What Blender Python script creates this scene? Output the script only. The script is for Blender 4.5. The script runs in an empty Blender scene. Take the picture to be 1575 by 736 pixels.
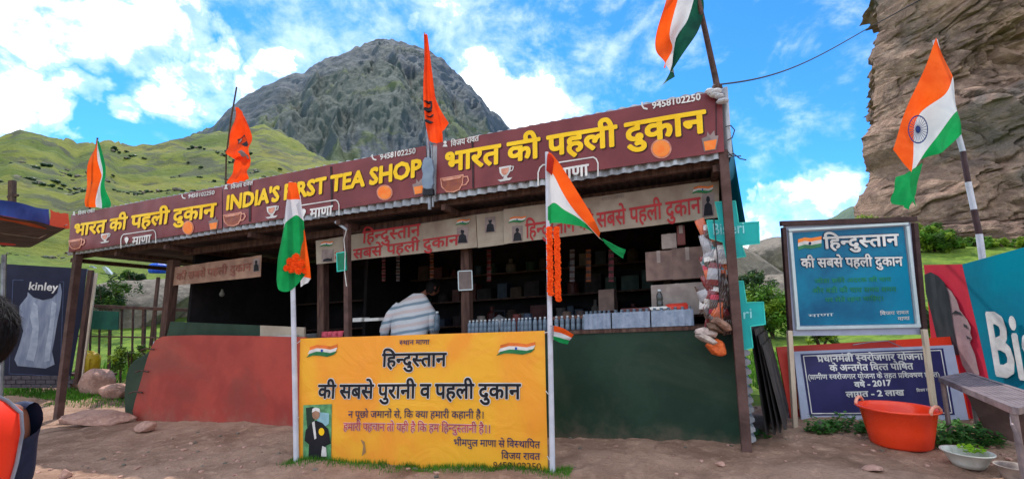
import bpy, bmesh, math, random
import numpy as np
from mathutils import Vector
random.seed(7)
rng = np.random.default_rng(11)
R = math.radians
PI = math.pi
scene = bpy.context.scene
COL = scene.collection

# ------------------------------------------------------------------ camera
FPX, CX, CY, EYE = 711.0, 787.5, 368.0, 1.30
PITCH = math.atan(102 / 711)
cam_d = bpy.data.cameras.new('camera')
cam = bpy.data.objects.new('camera', cam_d)
COL.objects.link(cam)
cam_d.sensor_width = 36
cam_d.lens = 36 * FPX / 1575
cam_d.clip_start = 0.05
cam_d.clip_end = 6000
cam.location = (0, 0, EYE)
cam.rotation_euler = (PI / 2 + PITCH, 0, 0)
scene.camera = cam

# ------------------------------------------------------------------ view
scene.view_settings.view_transform = 'Standard'
scene.view_settings.look = 'None'
scene.view_settings.gamma = 1
scene.view_settings.exposure = 1.15

def ray(x, y):
    a = (x - CX) / FPX
    b = (CY - y) / FPX
    return np.array([a, math.cos(PITCH) - b * math.sin(PITCH), math.sin(PITCH) + b * math.cos(PITCH)])
CAM = np.array([0, 0, EYE])
def at(x, y, Y):
    r = ray(x, y)
    return CAM + r * (Y / r[1])

# ------------------------------------------------------------------ sun + sky
SUN_EL, SUN_AZ = R(56), R(-20)          # azimuth clockwise from +Y: behind the shop, a little left
sdir = Vector((math.sin(SUN_AZ) * math.cos(SUN_EL), math.cos(SUN_AZ) * math.cos(SUN_EL), math.sin(SUN_EL)))
sun_d = bpy.data.lights.new('sun', 'SUN')
sun_d.energy = 2.2
sun_d.angle = R(0.6)
sun_d.color = (1.0, 0.95, 0.87)
sun = bpy.data.objects.new('sun', sun_d)
sun.rotation_euler = sdir.to_track_quat('Z', 'Y').to_euler()
COL.objects.link(sun)

world = bpy.data.worlds.new('World')
scene.world = world
world.use_nodes = True
wt = world.node_tree
wt.nodes.clear()
def N(t, kind, **kw):
    n = t.nodes.new(kind)
    for k, v in kw.items():
        setattr(n, k, v)
    return n
def setin(t, n, i, v):
    if v is None:
        return
    if hasattr(v, 'is_linked') or hasattr(v, 'links'):
        t.links.new(v, n.inputs[i])
    else:
        n.inputs[i].default_value = v
def M(t, op, a, b=None, c=None, clamp=False):
    n = N(t, 'ShaderNodeMath', operation=op, use_clamp=clamp)
    setin(t, n, 0, a); setin(t, n, 1, b); setin(t, n, 2, c)
    return n.outputs[0]
def MIX(t, f, a, b, blend='MIX'):
    n = N(t, 'ShaderNodeMix', data_type='RGBA', blend_type=blend)
    n.clamp_factor = True
    for s, v in ((0, f), (6, a), (7, b)):
        if isinstance(v, tuple) and len(v) == 3:
            v = v + (1,)
        setin(t, n, s, v)
    return n.outputs[2]
def MR(t, v, a, b, c=0.0, d=1.0, interp='SMOOTHSTEP'):
    n = N(t, 'ShaderNodeMapRange', interpolation_type=interp)
    for i, q in enumerate((v, a, b, c, d)):
        setin(t, n, i, q)
    return n.outputs[0]
def NOISE(t, vec, scale, detail=4, rough=0.55, dist=0.0):
    n = N(t, 'ShaderNodeTexNoise')
    if vec is not None:
        t.links.new(vec, n.inputs['Vector'])
    n.inputs['Scale'].default_value = scale
    n.inputs['Detail'].default_value = detail
    n.inputs['Roughness'].default_value = rough
    n.inputs['Distortion'].default_value = dist
    return n

sky = N(wt, 'ShaderNodeTexSky', sky_type='NISHITA')
sky.sun_disc = False
sky.sun_elevation = SUN_EL
sky.sun_rotation = SUN_AZ
sky.altitude = 3000
sky.air_density = 1.0
sky.dust_density = 0.6
sky.ozone_density = 1.2
tc = N(wt, 'ShaderNodeTexCoord')
dirv = tc.outputs['Generated']
# real clouds stand in fixed directions of the sky: (px, py, radius deg, weight)
CLOUDS = [(25, 165, 3.6, .95), (75, 170, 2.8, .9), (95, 190, 1.8, .7), (0, 120, 3.2, .6), (30, 35, 3.4, .7), (110, 15, 3.4, .75), (190, 22, 3.6, .75), (275, 8, 3.6, .75), (235, 60, 2.3, .55),
          (300, 108, 2.9, .85), (322, 78, 1.9, .7), (262, 142, 2.2, .65), (290, 160, 2.0, .6), (385, 135, 2.8, .75), (428, 105, 2.4, .8), (445, 95, 1.4, .6), (130, 118, 2.0, .6), (200, 155, 1.6, .55), (345, 150, 2.4, .55),
          (640, 35, 1.1, .5), (540, 60, 13, .26), (680, 50, 14, .30), (800, 60, 12, .24), (440, 20, 12, .24), (910, 90, 9, .16),
          (775, 165, 5.0, .95), (845, 168, 4.2, .85), (735, 128, 4.4, .65), (895, 180, 2.6, .55), (720, 160, 4.5, .65),
          (1290, 290, 3.4, .85), (1238, 296, 2.8, .65), (1192, 286, 1.5, .55), (1170, 345, 3.6, .5), (1160, 380, 4.0, .7), (1155, 290, .9, .5),
          (1325, 320, 3, .6), (1240, 330, 3, .6)]
_wn = NOISE(wt, dirv, 5.0, 6, .62, .3)
_ws = N(wt, 'ShaderNodeVectorMath', operation='SUBTRACT'); wt.links.new(_wn.outputs['Color'], _ws.inputs[0]); _ws.inputs[1].default_value = (.5, .5, .5)
_wm = N(wt, 'ShaderNodeVectorMath', operation='SCALE'); wt.links.new(_ws.outputs[0], _wm.inputs[0]); _wm.inputs['Scale'].default_value = .22
_wa = N(wt, 'ShaderNodeVectorMath', operation='ADD'); wt.links.new(dirv, _wa.inputs[0]); wt.links.new(_wm.outputs[0], _wa.inputs[1])
_wz = N(wt, 'ShaderNodeVectorMath', operation='NORMALIZE'); wt.links.new(_wa.outputs[0], _wz.inputs[0])
warped = _wz.outputs[0]
acc = None
for px, py, rad, w in CLOUDS:
    d = Vector(ray(px, py)).normalized()
    n = N(wt, 'ShaderNodeVectorMath', operation='DOT_PRODUCT')
    wt.links.new(warped, n.inputs[0])
    n.inputs[1].default_value = d
    m = MR(wt, n.outputs['Value'], math.cos(R(rad * 1.25)), math.cos(R(rad * 0.15)), 0.0, w, 'SMOOTHERSTEP')
    acc = m if acc is None else M(wt, 'MAXIMUM', acc, m)
acc = M(wt, 'MINIMUM', acc, 1.05)
# the rest of the sky: unseen broken cloud, thickened to whiten the shop's front light
sep = N(wt, 'ShaderNodeSeparateXYZ'); wt.links.new(dirv, sep.inputs[0])
front = MR(wt, sep.outputs[1], 0.35, 0.0, 0.0, 1.0)
broad = NOISE(wt, dirv, 2.2, 4, .5)
acc = M(wt, 'ADD', acc, M(wt, 'MULTIPLY', front, MR(wt, broad.outputs[0], .30, .52, 0.0, 1.0)))
mp = N(wt, 'ShaderNodeMapping'); wt.links.new(dirv, mp.inputs[0]); mp.inputs['Scale'].default_value = (1, 1, 1.35)
n1 = NOISE(wt, mp.outputs[0], 7.0, 9, .62, .35)
n2 = NOISE(wt, mp.outputs[0], 22.0, 6, .6, .2)
nz = M(wt, 'ADD', M(wt, 'MULTIPLY', n1.outputs[0], .75), M(wt, 'MULTIPLY', n2.outputs[0], .25))
cov = M(wt, 'ADD', acc, M(wt, 'MULTIPLY', M(wt, 'SUBTRACT', nz, .5), 2.6))
alpha = MR(wt, cov, .42, .85)
thin = MR(wt, cov, .0, .6, 0.0, .35)
alpha = M(wt, 'MAXIMUM', alpha, thin)
tint = MIX(wt, 1.0, sky.outputs[0], (0.30, 0.91, 1.34), 'MULTIPLY')
shade = MR(wt, n2.outputs[0], .3, .7, 0.0, 1.0)
ccol = MIX(wt, shade, (5.4, 6.2, 7.2), (8.6, 9.0, 9.2))
skyc = MIX(wt, alpha, tint, ccol)
bg = N(wt, 'ShaderNodeBackground'); bg.inputs['Strength'].default_value = 0.105
wt.links.new(skyc, bg.inputs['Color'])
wo = N(wt, 'ShaderNodeOutputWorld'); wt.links.new(bg.outputs[0], wo.inputs[0])

# ------------------------------------------------------------------ numpy noise
def _h(ix, iy, iz, seed):
    n = (ix.astype(np.int64) * 374761393 + iy.astype(np.int64) * 668265263 + iz.astype(np.int64) * 2147483647 + seed * 144665) & 0x7fffffff
    n = ((n ^ (n >> 13)) * 1274126177) & 0x7fffffff
    n = (n ^ (n >> 16)) & 0xffff
    return n / 65535.0
def vnoise(x, y, z=0.0, seed=0):
    x, y, z = np.broadcast_arrays(np.asarray(x, float), np.asarray(y, float), np.asarray(z, float))
    ix, iy, iz = np.floor(x), np.floor(y), np.floor(z)
    fx, fy, fz = x - ix, y - iy, z - iz
    fx, fy, fz = (f * f * (3 - 2 * f) for f in (fx, fy, fz))
    r = 0
    for a in (0, 1):
        for b in (0, 1):
            for c in (0, 1):
                w = (fx if a else 1 - fx) * (fy if b else 1 - fy) * (fz if c else 1 - fz)
                r = r + w * _h(ix + a, iy + b, iz + c, seed)
    return r * 2 - 1
def fbm(x, y, z=0.0, oct=5, seed=0, gain=.5, lac=2.03):
    r, a, f = 0, 1.0, 1.0
    for i in range(oct):
        r = r + a * vnoise(np.asarray(x) * f, np.asarray(y) * f, np.asarray(z) * f, seed + i)
        a *= gain; f *= lac
    return r
def ridged(x, y, z=0.0, oct=5, seed=0):
    r, a, f = 0, 1.0, 1.0
    for i in range(oct):
        r = r + a * (1 - 2 * np.abs(vnoise(np.asarray(x) * f, np.asarray(y) * f, np.asarray(z) * f, seed + i)))
        a *= .5; f *= 2.07
    return r
def sstep(x, a, b):
    t = np.clip((np.asarray(x, float) - a) / (b - a), 0, 1)
    return t * t * (3 - 2 * t)

# ------------------------------------------------------------------ materials
def lin(c):
    return tuple(((v / 255) / 12.92 if v / 255 <= .04045 else ((v / 255 + .055) / 1.055) ** 2.4) for v in c) + (1,)
MATS = {}
def mat(name, rgb, rgb2=None, rough=.7, scale=6, amt=1.0, bump=.0, bscale=None, metal=0, trans=0, spec=.3, dirt=None, dirt_amt=.0, stretch=None, coat=0):
    if name in MATS:
        return MATS[name]
    m = bpy.data.materials.new(name)
    MATS[name] = m
    m.use_nodes = True
    t = m.node_tree
    b = t.nodes['Principled BSDF']
    co = N(t, 'ShaderNodeTexCoord').outputs['Object']
    if stretch:
        q = N(t, 'ShaderNodeMapping'); t.links.new(co, q.inputs[0]); q.inputs['Scale'].default_value = stretch
        co = q.outputs[0]
    if rgb2 is None:
        rgb2 = tuple(int(v * .82) for v in rgb)
    n = NOISE(t, co, scale, 6, .6, .3)
    f = MR(t, n.outputs[0], .35, .65, 0.0, amt)
    c = MIX(t, f, lin(rgb), lin(rgb2))
    if dirt:
        n3 = NOISE(t, co, scale * .45, 8, .68, .6)
        c = MIX(t, MR(t, n3.outputs[0], .52, .68, 0.0, dirt_amt), c, lin(dirt))
    t.links.new(c, b.inputs['Base Color'])
    b.inputs['Roughness'].default_value = rough
    rn = MR(t, n.outputs[0], .3, .7, max(.05, rough - .1), min(1, rough + .1))
    t.links.new(rn, b.inputs['Roughness'])
    b.inputs['Metallic'].default_value = metal
    b.inputs['Specular IOR Level'].default_value = spec
    b.inputs['Coat Weight'].default_value = coat
    if bump:
        nb = NOISE(t, co, bscale or scale * 4, 6, .6)
        bp = N(t, 'ShaderNodeBump'); bp.inputs['Strength'].default_value = bump; bp.inputs['Distance'].default_value = .02
        t.links.new(nb.outputs[0], bp.inputs['Height']); t.links.new(bp.outputs[0], b.inputs['Normal'])
    if trans:
        tr = N(t, 'ShaderNodeBsdfTranslucent'); t.links.new(c, tr.inputs[0])
        mx = N(t, 'ShaderNodeMixShader'); mx.inputs[0].default_value = trans
        t.links.new(b.outputs[0], mx.inputs[1]); t.links.new(tr.outputs[0], mx.inputs[2])
        t.links.new(mx.outputs[0], t.nodes['Material Output'].inputs[0])
    return m

# flags / cloth
SAFF = mat('saffron cloth', (250, 98, 20), (240, 82, 12), .75, 3, trans=.45)
WHITEC = mat('white cloth', (222, 220, 222), (205, 204, 210), .8, 3, trans=.35)
GREENC = mat('green cloth', (20, 158, 84), (12, 138, 72), .8, 3, trans=.4)
DGREENC = mat('deep green cloth', (8, 84, 62), (5, 62, 50), .8, 3, trans=.3)
ORANGEC = mat('orange cloth', (252, 84, 28), (238, 66, 14), .75, 3, trans=.45)
NAVY = mat('navy print', (20, 34, 96), None, .7)
BLACKP = mat('black print', (22, 22, 32), None, .6)
MAROON = mat('maroon vinyl', (126, 48, 52), (106, 38, 44), .45, 1.2, bump=.05, bscale=4, spec=.4)
YEL = mat('yellow print', (250, 202, 18), (240, 190, 14), .5, 3)
MARSH = mat('dark maroon print', (52, 18, 24), None, .5)
WPRINT = mat('white print', (232, 228, 226), None, .5, 3)
PINKP = mat('pink print', (214, 150, 128), (190, 120, 100), .5, 14)
ORP = mat('orange print', (240, 140, 60), (246, 120, 40), .5, 12)
CUPP = mat('cup brown print', (128, 62, 52), (150, 84, 60), .5, 12)
GREYP = mat('grey print', (150, 130, 128), None, .5)
OLDVINYL = mat('faded cream vinyl', (168, 154, 138), (146, 130, 116), .6, 2, bump=.1, bscale=3, dirt=(120, 96, 84), dirt_amt=.5)
REDP = mat('red print', (176, 40, 46), (160, 46, 50), .6, 8)
WOODD = mat('dark weathered timber', (92, 66, 58), (66, 46, 42), .85, 5, bump=.5, bscale=30, stretch=(4, 4, .6), dirt=(120, 100, 88), dirt_amt=.35)
WOODP = mat('brown painted post', (96, 70, 66), (78, 56, 52), .75, 5, bump=.3, bscale=25, dirt=(58, 42, 40), dirt_amt=.6)
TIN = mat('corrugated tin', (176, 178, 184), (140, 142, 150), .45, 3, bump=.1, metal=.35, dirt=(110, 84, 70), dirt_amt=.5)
TINU = mat('dark mottled tin', (84, 76, 76), (60, 54, 56), .7, 3, bump=.1, metal=.1, dirt=(50, 40, 38), dirt_amt=.7)  # tin darker than the fascia's, with random near-black blotches
REDSHEET = mat('oxide red sheet', (176, 64, 54), (152, 52, 46), .55, 1.3, bump=.55, bscale=1.6, dirt=(132, 66, 56), dirt_amt=.6, spec=.4)
GREENSH = mat('dark green sheet', (30, 58, 44), (22, 46, 34), .55, 1.5, bump=.5, bscale=1.4, dirt=(60, 70, 56), dirt_amt=.5)
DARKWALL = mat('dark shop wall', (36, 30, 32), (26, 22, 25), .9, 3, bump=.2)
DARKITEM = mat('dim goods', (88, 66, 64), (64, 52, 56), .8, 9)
POLEW = mat('white painted pipe', (200, 200, 212), (180, 182, 196), .45, 5, dirt=(140, 120, 110), dirt_amt=.45)
STEEL = mat('rusty steel', (92, 66, 58), (70, 52, 48), .6, 12, bump=.3, metal=.3, dirt=(120, 70, 46), dirt_amt=.5)
GALV = mat('galvanised pipe', (150, 150, 156), (120, 122, 130), .4, 8, metal=.5)
MARI = mat('marigold petals', (255, 96, 8), (240, 70, 6), .8, 40, trans=.25)
TEAL = mat('teal plastic', (0, 168, 164), (0, 150, 152), .4, 3, spec=.4)
TEALB = mat('teal banner vinyl', (2, 128, 150), (0, 112, 138), .4, 1.5)
TEALE = mat('light teal edging', (60, 205, 190), None, .4)
BLUEV = mat('blue sign print', (8, 128, 164), (6, 84, 124), .4, 1.1, amt=1.0)
FRAMEB = mat('dark brown frame', (70, 44, 44), (56, 36, 36), .6, 8)
FRAMEW = mat('pale frame', (200, 212, 216), (186, 198, 204), .5, 5)
PALEW = mat('pale unpainted wood', (206, 188, 168), (186, 166, 148), .7, 6, stretch=(4, 4, .6), bump=.2)
PURP = mat('violet sign print', (44, 40, 96), (38, 34, 84), .5, 3)
PALEBL = mat('pale blue board', (178, 184, 206), (166, 172, 196), .55, 4)
REDB = mat('red board', (196, 58, 44), (182, 50, 42), .5, 2)
ORB = mat('orange red board', (236, 66, 34), (226, 56, 30), .45, 2)
TUB = mat('red plastic', (238, 66, 30), (226, 56, 26), .32, 3, spec=.5)
TUBH = mat('faded handle plastic', (236, 160, 136), None, .5)
SKIN = mat('skin', (132, 84, 66), (120, 74, 58), .55, 10)
SKIND = mat('dark skin', (96, 60, 50), (86, 54, 46), .6, 10)
HAIR = mat('black hair', (16, 13, 15), (34, 28, 29), .6, 40, bump=.5, bscale=160, stretch=(1, 1, .12), spec=.15)
VEST = mat('orange red vest', (250, 58, 30), (240, 48, 24), .6, 4, bump=.1, bscale=8)
NAVYC = mat('navy jacket', (30, 44, 74), (22, 32, 58), .7, 6, bump=.15, bscale=12)
GREYSTR = mat('grey piping', (140, 146, 160), None, .7)
DENIM = mat('dark trousers', (44, 46, 58), None, .85)
LEATHER = mat('shoe leather', (38, 30, 28), None, .5)
YCAN = mat('yellow plastic', (176, 150, 24), (150, 124, 18), .45, 6)
TARPB = mat('blue tarpaulin', (18, 70, 150), (14, 54, 124), .45, 2, trans=.15, bump=.3, bscale=5)
TARPO = mat('orange tarpaulin', (226, 90, 62), (210, 78, 54), .5, 2, trans=.2, bump=.3, bscale=5)
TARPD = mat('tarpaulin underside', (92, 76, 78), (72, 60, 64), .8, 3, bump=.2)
NAVYB = mat('navy billboard', (28, 32, 58), (22, 26, 50), .5, 2)
BOTTP = mat('bottle print', (146, 154, 174), (118, 128, 152), .5, 5, stretch=(3, 3, .5))
BRICKM = mat('grey brick', (98, 90, 98), (84, 76, 84), .85, 12, bump=.3)
CARD = mat('carton board', (132, 108, 100), (112, 92, 88), .8, 8, bump=.1)
CARD2 = mat('pale carton', (166, 152, 146), (146, 132, 128), .8, 8)
PETB = mat('bottle plastic', (104, 120, 138), (76, 90, 106), .25, 20, spec=.6, amt=.8)
CAPW = mat('bottle cap', (214, 220, 228), None, .4)
WRAP = mat('shrink film', (146, 158, 180), (116, 130, 154), .28, 14, spec=.6, bump=.35, bscale=18)
GLASSD = mat('dark jar glass', (58, 60, 64), None, .15, spec=.6)
BENCHM = mat('bench metal', (140, 124, 126), (110, 98, 102), .45, 8, metal=.35, spec=.5, dirt=(92, 64, 58), dirt_amt=.5)
ENAMEL = mat('chipped enamel', (206, 204, 198), (186, 186, 180), .4, 9, dirt=(96, 70, 56), dirt_amt=.8)
ENAMT = mat('turquoise enamel', (130, 196, 186), None, .4, 9, dirt=(210, 208, 200), dirt_amt=.9)
LIME = mat('lime greens', (150, 196, 40), (120, 170, 30), .6, 30, trans=.25)
PIPEB = mat('brown paint band', (70, 46, 50), (58, 38, 42), .6, 6)
CABLE = mat('cable rubber', (60, 56, 62), None, .7)
BLUEBR = mat('bright blue plastic', (10, 80, 190), (8, 60, 160), .5, 3)
WHITER = mat('white roof sheet', (214, 222, 232), None, .5)

def foliage(name, a, b, c=None):
    m = mat(name, a, b, .6, 1.7, trans=.3, spec=.25)
    return m
LEAF = foliage('leaf green', (74, 104, 34), (48, 76, 24))
LEAFY = foliage('leaf yellow green', (132, 156, 46), (104, 132, 36))
LEAFB = foliage('leaf bright green', (96, 138, 44), (70, 112, 32))
LEAFD = foliage('leaf dark green', (46, 72, 40), (32, 54, 30))
WEEDM = foliage('weed green', (84, 132, 58), (58, 102, 46))
GRASSM = foliage('grass blades', (92, 142, 44), (66, 112, 36))
BARK = mat('bark', (84, 68, 54), (64, 50, 40), .9, 12, bump=.6)

def rockmat(name, cols, scale=1.0, bump=.6, bscale=3.0, strata=None, bdist=.1):
    m = bpy.data.materials.new(name); MATS[name] = m
    m.use_nodes = True
    t = m.node_tree; b = t.nodes['Principled BSDF']
    co = N(t, 'ShaderNodeTexCoord').outputs['Object']
    if strata:
        q = N(t, 'ShaderNodeMapping'); t.links.new(co, q.inputs[0]); q.inputs['Scale'].default_value = strata[0]; q.inputs['Rotation'].default_value = strata[1]
        co = q.outputs[0]
    n = NOISE(t, co, scale, 9, .65, .6)
    n2 = NOISE(t, co, scale * 4.3, 8, .65, .3)
    n3 = NOISE(t, co, scale * .35, 5, .6, .5)
    c = MIX(t, MR(t, n.outputs[0], .36, .64), lin(cols[0]), lin(cols[1]))
    c = MIX(t, MR(t, n2.outputs[0], .45, .7, 0.0, .8), c, lin(cols[2]))
    if len(cols) > 3:
        c = MIX(t, MR(t, n3.outputs[0], .5, .62, 0.0, .7), c, lin(cols[3]))
    t.links.new(c, b.inputs['Base Color'])
    b.inputs['Roughness'].default_value = .9
    b.inputs['Specular IOR Level'].default_value = .2
    hb = M(t, 'ADD', NOISE(t, co, bscale, 10, .68, .4).outputs[0], M(t, 'MULTIPLY', n.outputs[0], .8))
    bp = N(t, 'ShaderNodeBump'); bp.inputs['Strength'].default_value = bump; bp.inputs['Distance'].default_value = bdist
    t.links.new(hb, bp.inputs['Height']); t.links.new(bp.outputs[0], b.inputs['Normal'])
    return m
CLIFFM = rockmat('cliff rock', [(164, 132, 114), (118, 95, 85), (190, 158, 138), (114, 108, 104)], .36, 1.0, 1.6, ((1, 1, 1.05), (R(8), R(-30), 0)), .5)
MOUNTM = rockmat('haze-tinted mountain rock', [(68, 78, 88), (50, 61, 68), (84, 90, 101), (56, 68, 58)], .010, .8, .03, None, 7.0)  # blue-grey of distant haze is put into the rock colour
STONEM = rockmat('pinkish stone', [(178, 138, 124), (150, 116, 106), (196, 160, 146)], 5, .5, 18, None, .02)
STONEG = rockmat('grey boulder rock', [(124, 114, 104), (96, 90, 84), (144, 134, 122)], .8, .8, 3, None, .2)

def add_foot_dust(m, z0, z1, col, amt=.7):
    t = m.node_tree; b = t.nodes['Principled BSDF']; c = b.inputs['Base Color'].links[0].from_socket
    g = N(t, 'ShaderNodeNewGeometry'); sp = N(t, 'ShaderNodeSeparateXYZ'); t.links.new(g.outputs['Position'], sp.inputs[0])
    u = M(t, 'ADD', sp.outputs[2], M(t, 'MULTIPLY', sp.outputs[0], -.058))
    n = NOISE(t, g.outputs['Position'], 5, 7, .65)
    f = M(t, 'ADD', MR(t, u, z0, z1, 1.0, 0.0, 'LINEAR'), M(t, 'MULTIPLY', M(t, 'SUBTRACT', n.outputs[0], .5), 1.1))
    t.links.new(MIX(t, MR(t, f, .45, 1.1, 0, amt), c, lin(col)), b.inputs['Base Color'])
add_foot_dust(REDSHEET, -.30, .35, (150, 112, 96)); add_foot_dust(GREENSH, -.30, .35, (120, 100, 86), .6)
# ------------------------------------------------------------------ object helpers
ORG = {}
def tag(o, label=None, cat=None, group=None, kind=None):
    if label: o['label'] = label
    if cat: o['category'] = cat
    if group: o['group'] = group
    if kind: o['kind'] = kind
    return o
def thing(name, loc, label, cat, group=None):
    o = bpy.data.objects.new(name, None)
    o.empty_display_size = .1
    COL.objects.link(o)
    o.location = [float(v) for v in loc]
    ORG[o] = np.array(loc, float)
    return tag(o, label, cat, group)
class MB:
    def __init__(s, xf=None):
        s.v = []; s.f = []; s.m = []; s.xf = xf
    def add(s, vs, fs, mi=0):
        k = len(s.v)
        if s.xf:
            vs = [s.xf(*p) for p in vs]
        s.v.extend([tuple(float(q) for q in p) for p in vs])
        s.f.extend([tuple(k + i for i in f) for f in fs])
        s.m.extend([mi] * len(fs))
        return s
    def box(s, a, b, mi=0):
        (x0, y0, z0), (x1, y1, z1) = a, b
        vs = [(x0, y0, z0), (x1, y0, z0), (x1, y1, z0), (x0, y1, z0), (x0, y0, z1), (x1, y0, z1), (x1, y1, z1), (x0, y1, z1)]
        fs = [(0, 3, 2, 1), (4, 5, 6, 7), (0, 1, 5, 4), (1, 2, 6, 5), (2, 3, 7, 6), (3, 0, 4, 7)]
        return s.add(vs, fs, mi)
    def tube(s, pts, rad, n=8, mi=0, caps=True):
        pts = [Vector([float(c) for c in p]) for p in pts]
        if not hasattr(rad, '__len__'):
            rad = [rad] * len(pts)
        vs = []; fs = []
        ref = None
        for i, p in enumerate(pts):
            t = (pts[min(i + 1, len(pts) - 1)] - pts[max(i - 1, 0)])
            if t.length < 1e-9: t = Vector((0, 0, 1))
            t.normalize()
            if ref is None:
                ref = t.orthogonal().normalized()
            ref = (ref - t * ref.dot(t))
            if ref.length < 1e-6: ref = t.orthogonal()
            ref.normalize()
            w = t.cross(ref)
            for k in range(n):
                a = 2 * PI * k / n
                vs.append(p + (ref * math.cos(a) + w * math.sin(a)) * rad[i])
        for i in range(len(pts) - 1):
            for k in range(n):
                fs.append((i * n + k, i * n + (k + 1) % n, (i + 1) * n + (k + 1) % n, (i + 1) * n + k))
        if caps:
            fs.append(tuple(range(n))[::-1]); fs.append(tuple((len(pts) - 1) * n + k for k in range(n)))
        return s.add(vs, fs, mi)
    def beam(s, a, b, w, h, mi=0, up=(0, 0, 1)):
        a, b = Vector([float(c) for c in a]), Vector([float(c) for c in b])
        t = (b - a).normalized()
        up = Vector(up)
        if abs(t.dot(up)) > .95: up = Vector((0, 1, 0))
        x = t.cross(up).normalized(); y = x.cross(t)
        vs = []
        for p in (a, b):
            for sx, sy in ((-1, -1), (1, -1), (1, 1), (-1, 1)):
                vs.append(p + x * sx * w / 2 + y * sy * h / 2)
        return s.add(vs, [(0, 1, 2, 3), (7, 6, 5, 4), (0, 4, 5, 1), (1, 5, 6, 2), (2, 6, 7, 3), (3, 7, 4, 0)], mi)
    def lathe(s, c, prof, n=24, mi=0, sx=1, sy=1, cap=True):
        vs = []; fs = []
        for r, z in prof:
            for k in range(n):
                a = 2 * PI * k / n
                vs.append((c[0] + r * math.cos(a) * sx, c[1] + r * math.sin(a) * sy, c[2] + z))
        for i in range(len(prof) - 1):
            for k in range(n):
                fs.append((i * n + k, i * n + (k + 1) % n, (i + 1) * n + (k + 1) % n, (i + 1) * n + k))
        if cap:
            fs.append(tuple(range(n))[::-1])
            fs.append(tuple((len(prof) - 1) * n + k for k in range(n)))
        return s.add(vs, fs, mi)
    def grid(s, fn, nu, nv, mi=None):
        vs = [fn(i / nu, j / nv) for j in range(nv + 1) for i in range(nu + 1)]
        k0 = len(s.f)
        fs = [(j * (nu + 1) + i, j * (nu + 1) + i + 1, (j + 1) * (nu + 1) + i + 1, (j + 1) * (nu + 1) + i) for j in range(nv) for i in range(nu)]
        s.add(vs, fs, 0)
        if callable(mi):
            for q in range(len(fs)):
                j, i = divmod(q, nu)
                s.m[k0 + q] = mi((i + .5) / nu, (j + .5) / nv)
        elif mi:
            for q in range(len(fs)): s.m[k0 + q] = mi
        return s
    def prism(s, poly, off, mi=0):
        """closed 3D polygon extruded by the vector off"""
        n = len(poly)
        vs = [tuple(p) for p in poly] + [tuple(np.array(p) + np.array(off)) for p in poly]
        fs = [tuple(range(n)), tuple(range(2 * n - 1, n - 1, -1))] + [(i, (i + 1) % n, n + (i + 1) % n, n + i)[::-1] for i in range(n)]
        return s.add(vs, fs, mi)
    def build(s, name, mats, parent=None, smooth=False, origin=None):
        o_ = ORG[parent] if parent is not None else (np.array(origin, float) if origin is not None else np.zeros(3))
        me = bpy.data.meshes.new(name)
        me.from_pydata([(p[0] - o_[0], p[1] - o_[1], p[2] - o_[2]) for p in s.v], [], s.f)
        if not isinstance(mats, (list, tuple)): mats = [mats]
        for m in mats: me.materials.append(m)
        if len(mats) > 1: me.polygons.foreach_set('material_index', s.m)
        if smooth: me.polygons.foreach_set('use_smooth', [True] * len(s.f))
        me.validate(); me.update()
        o = bpy.data.objects.new(name, me)
        COL.objects.link(o)
        if parent is not None:
            o.parent = parent
            ORG[o] = o_
        else:
            o.location = [float(v) for v in o_]
            ORG[o] = o_
        return o
def copy_tree(o, parent=None):
    c = o.copy()
    COL.objects.link(c)
    if parent is not None: c.parent = parent
    for ch in list(o.children):
        copy_tree(ch, c)
    return c
def bevel(o, w=.004, seg=2):
    m = o.modifiers.new('b', 'BEVEL'); m.width = w; m.segments = seg; m.limit_method = 'ANGLE'
    return o

# ------------------------------------------------------------------ shop frame
def ghit(px, py, z=0.0):
    r = ray(px, py)
    return CAM + r * ((z - EYE) / r[2])
O = ghit(1148, 690)
_u = ray(-1210, 587); _u = _u / math.hypot(_u[0], _u[1])
SL = _u[2]
UH = np.array([_u[0], _u[1], 0.0])
VH = np.array([-_u[1], _u[0], 0.0])
if VH[1] < 0: VH = -VH
def S(u, v, z):
    return O + u * UH + v * VH + np.array([0, 0, z + SL * u])
def SP(px, py, v):
    """shop-local (u, z) of what stands at depth v behind the eave line"""
    r = ray(px, py)
    k = np.dot(O + v * VH - CAM, VH) / np.dot(r, VH)
    d = CAM + k * r - O
    u = np.dot(d, UH)
    return u, d[2] - SL * u
class Plane:
    def __init__(s, P0, sx, tz, wave=None):
        s.P0 = np.array(P0, float); s.sx = np.array(sx, float); s.tz = np.array(tz, float)
        n = np.cross(s.sx, s.tz); n /= np.linalg.norm(n)
        if np.dot(n, CAM - s.P0) < 0: n = -n
        s.n = n; s.wave = wave
    def px(s, x, y):
        r = ray(x, y)
        A = np.array([s.sx, s.tz, -r]).T
        q = np.linalg.solve(A, CAM - s.P0)
        return q[0], q[1]
    def pt(s, a, b, off=0.0):
        w = s.wave(a, b) if s.wave else 0.0
        return s.P0 + a * s.sx + b * s.tz + (off + w) * s.n
    def at(s, x, y, off=0.0):
        return s.pt(*s.px(x, y), off)
def shop_plane(v, wave=None):
    return Plane(S(0, v, 0), -(UH + np.array([0, 0, SL])), (0, 0, 1), wave)

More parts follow.
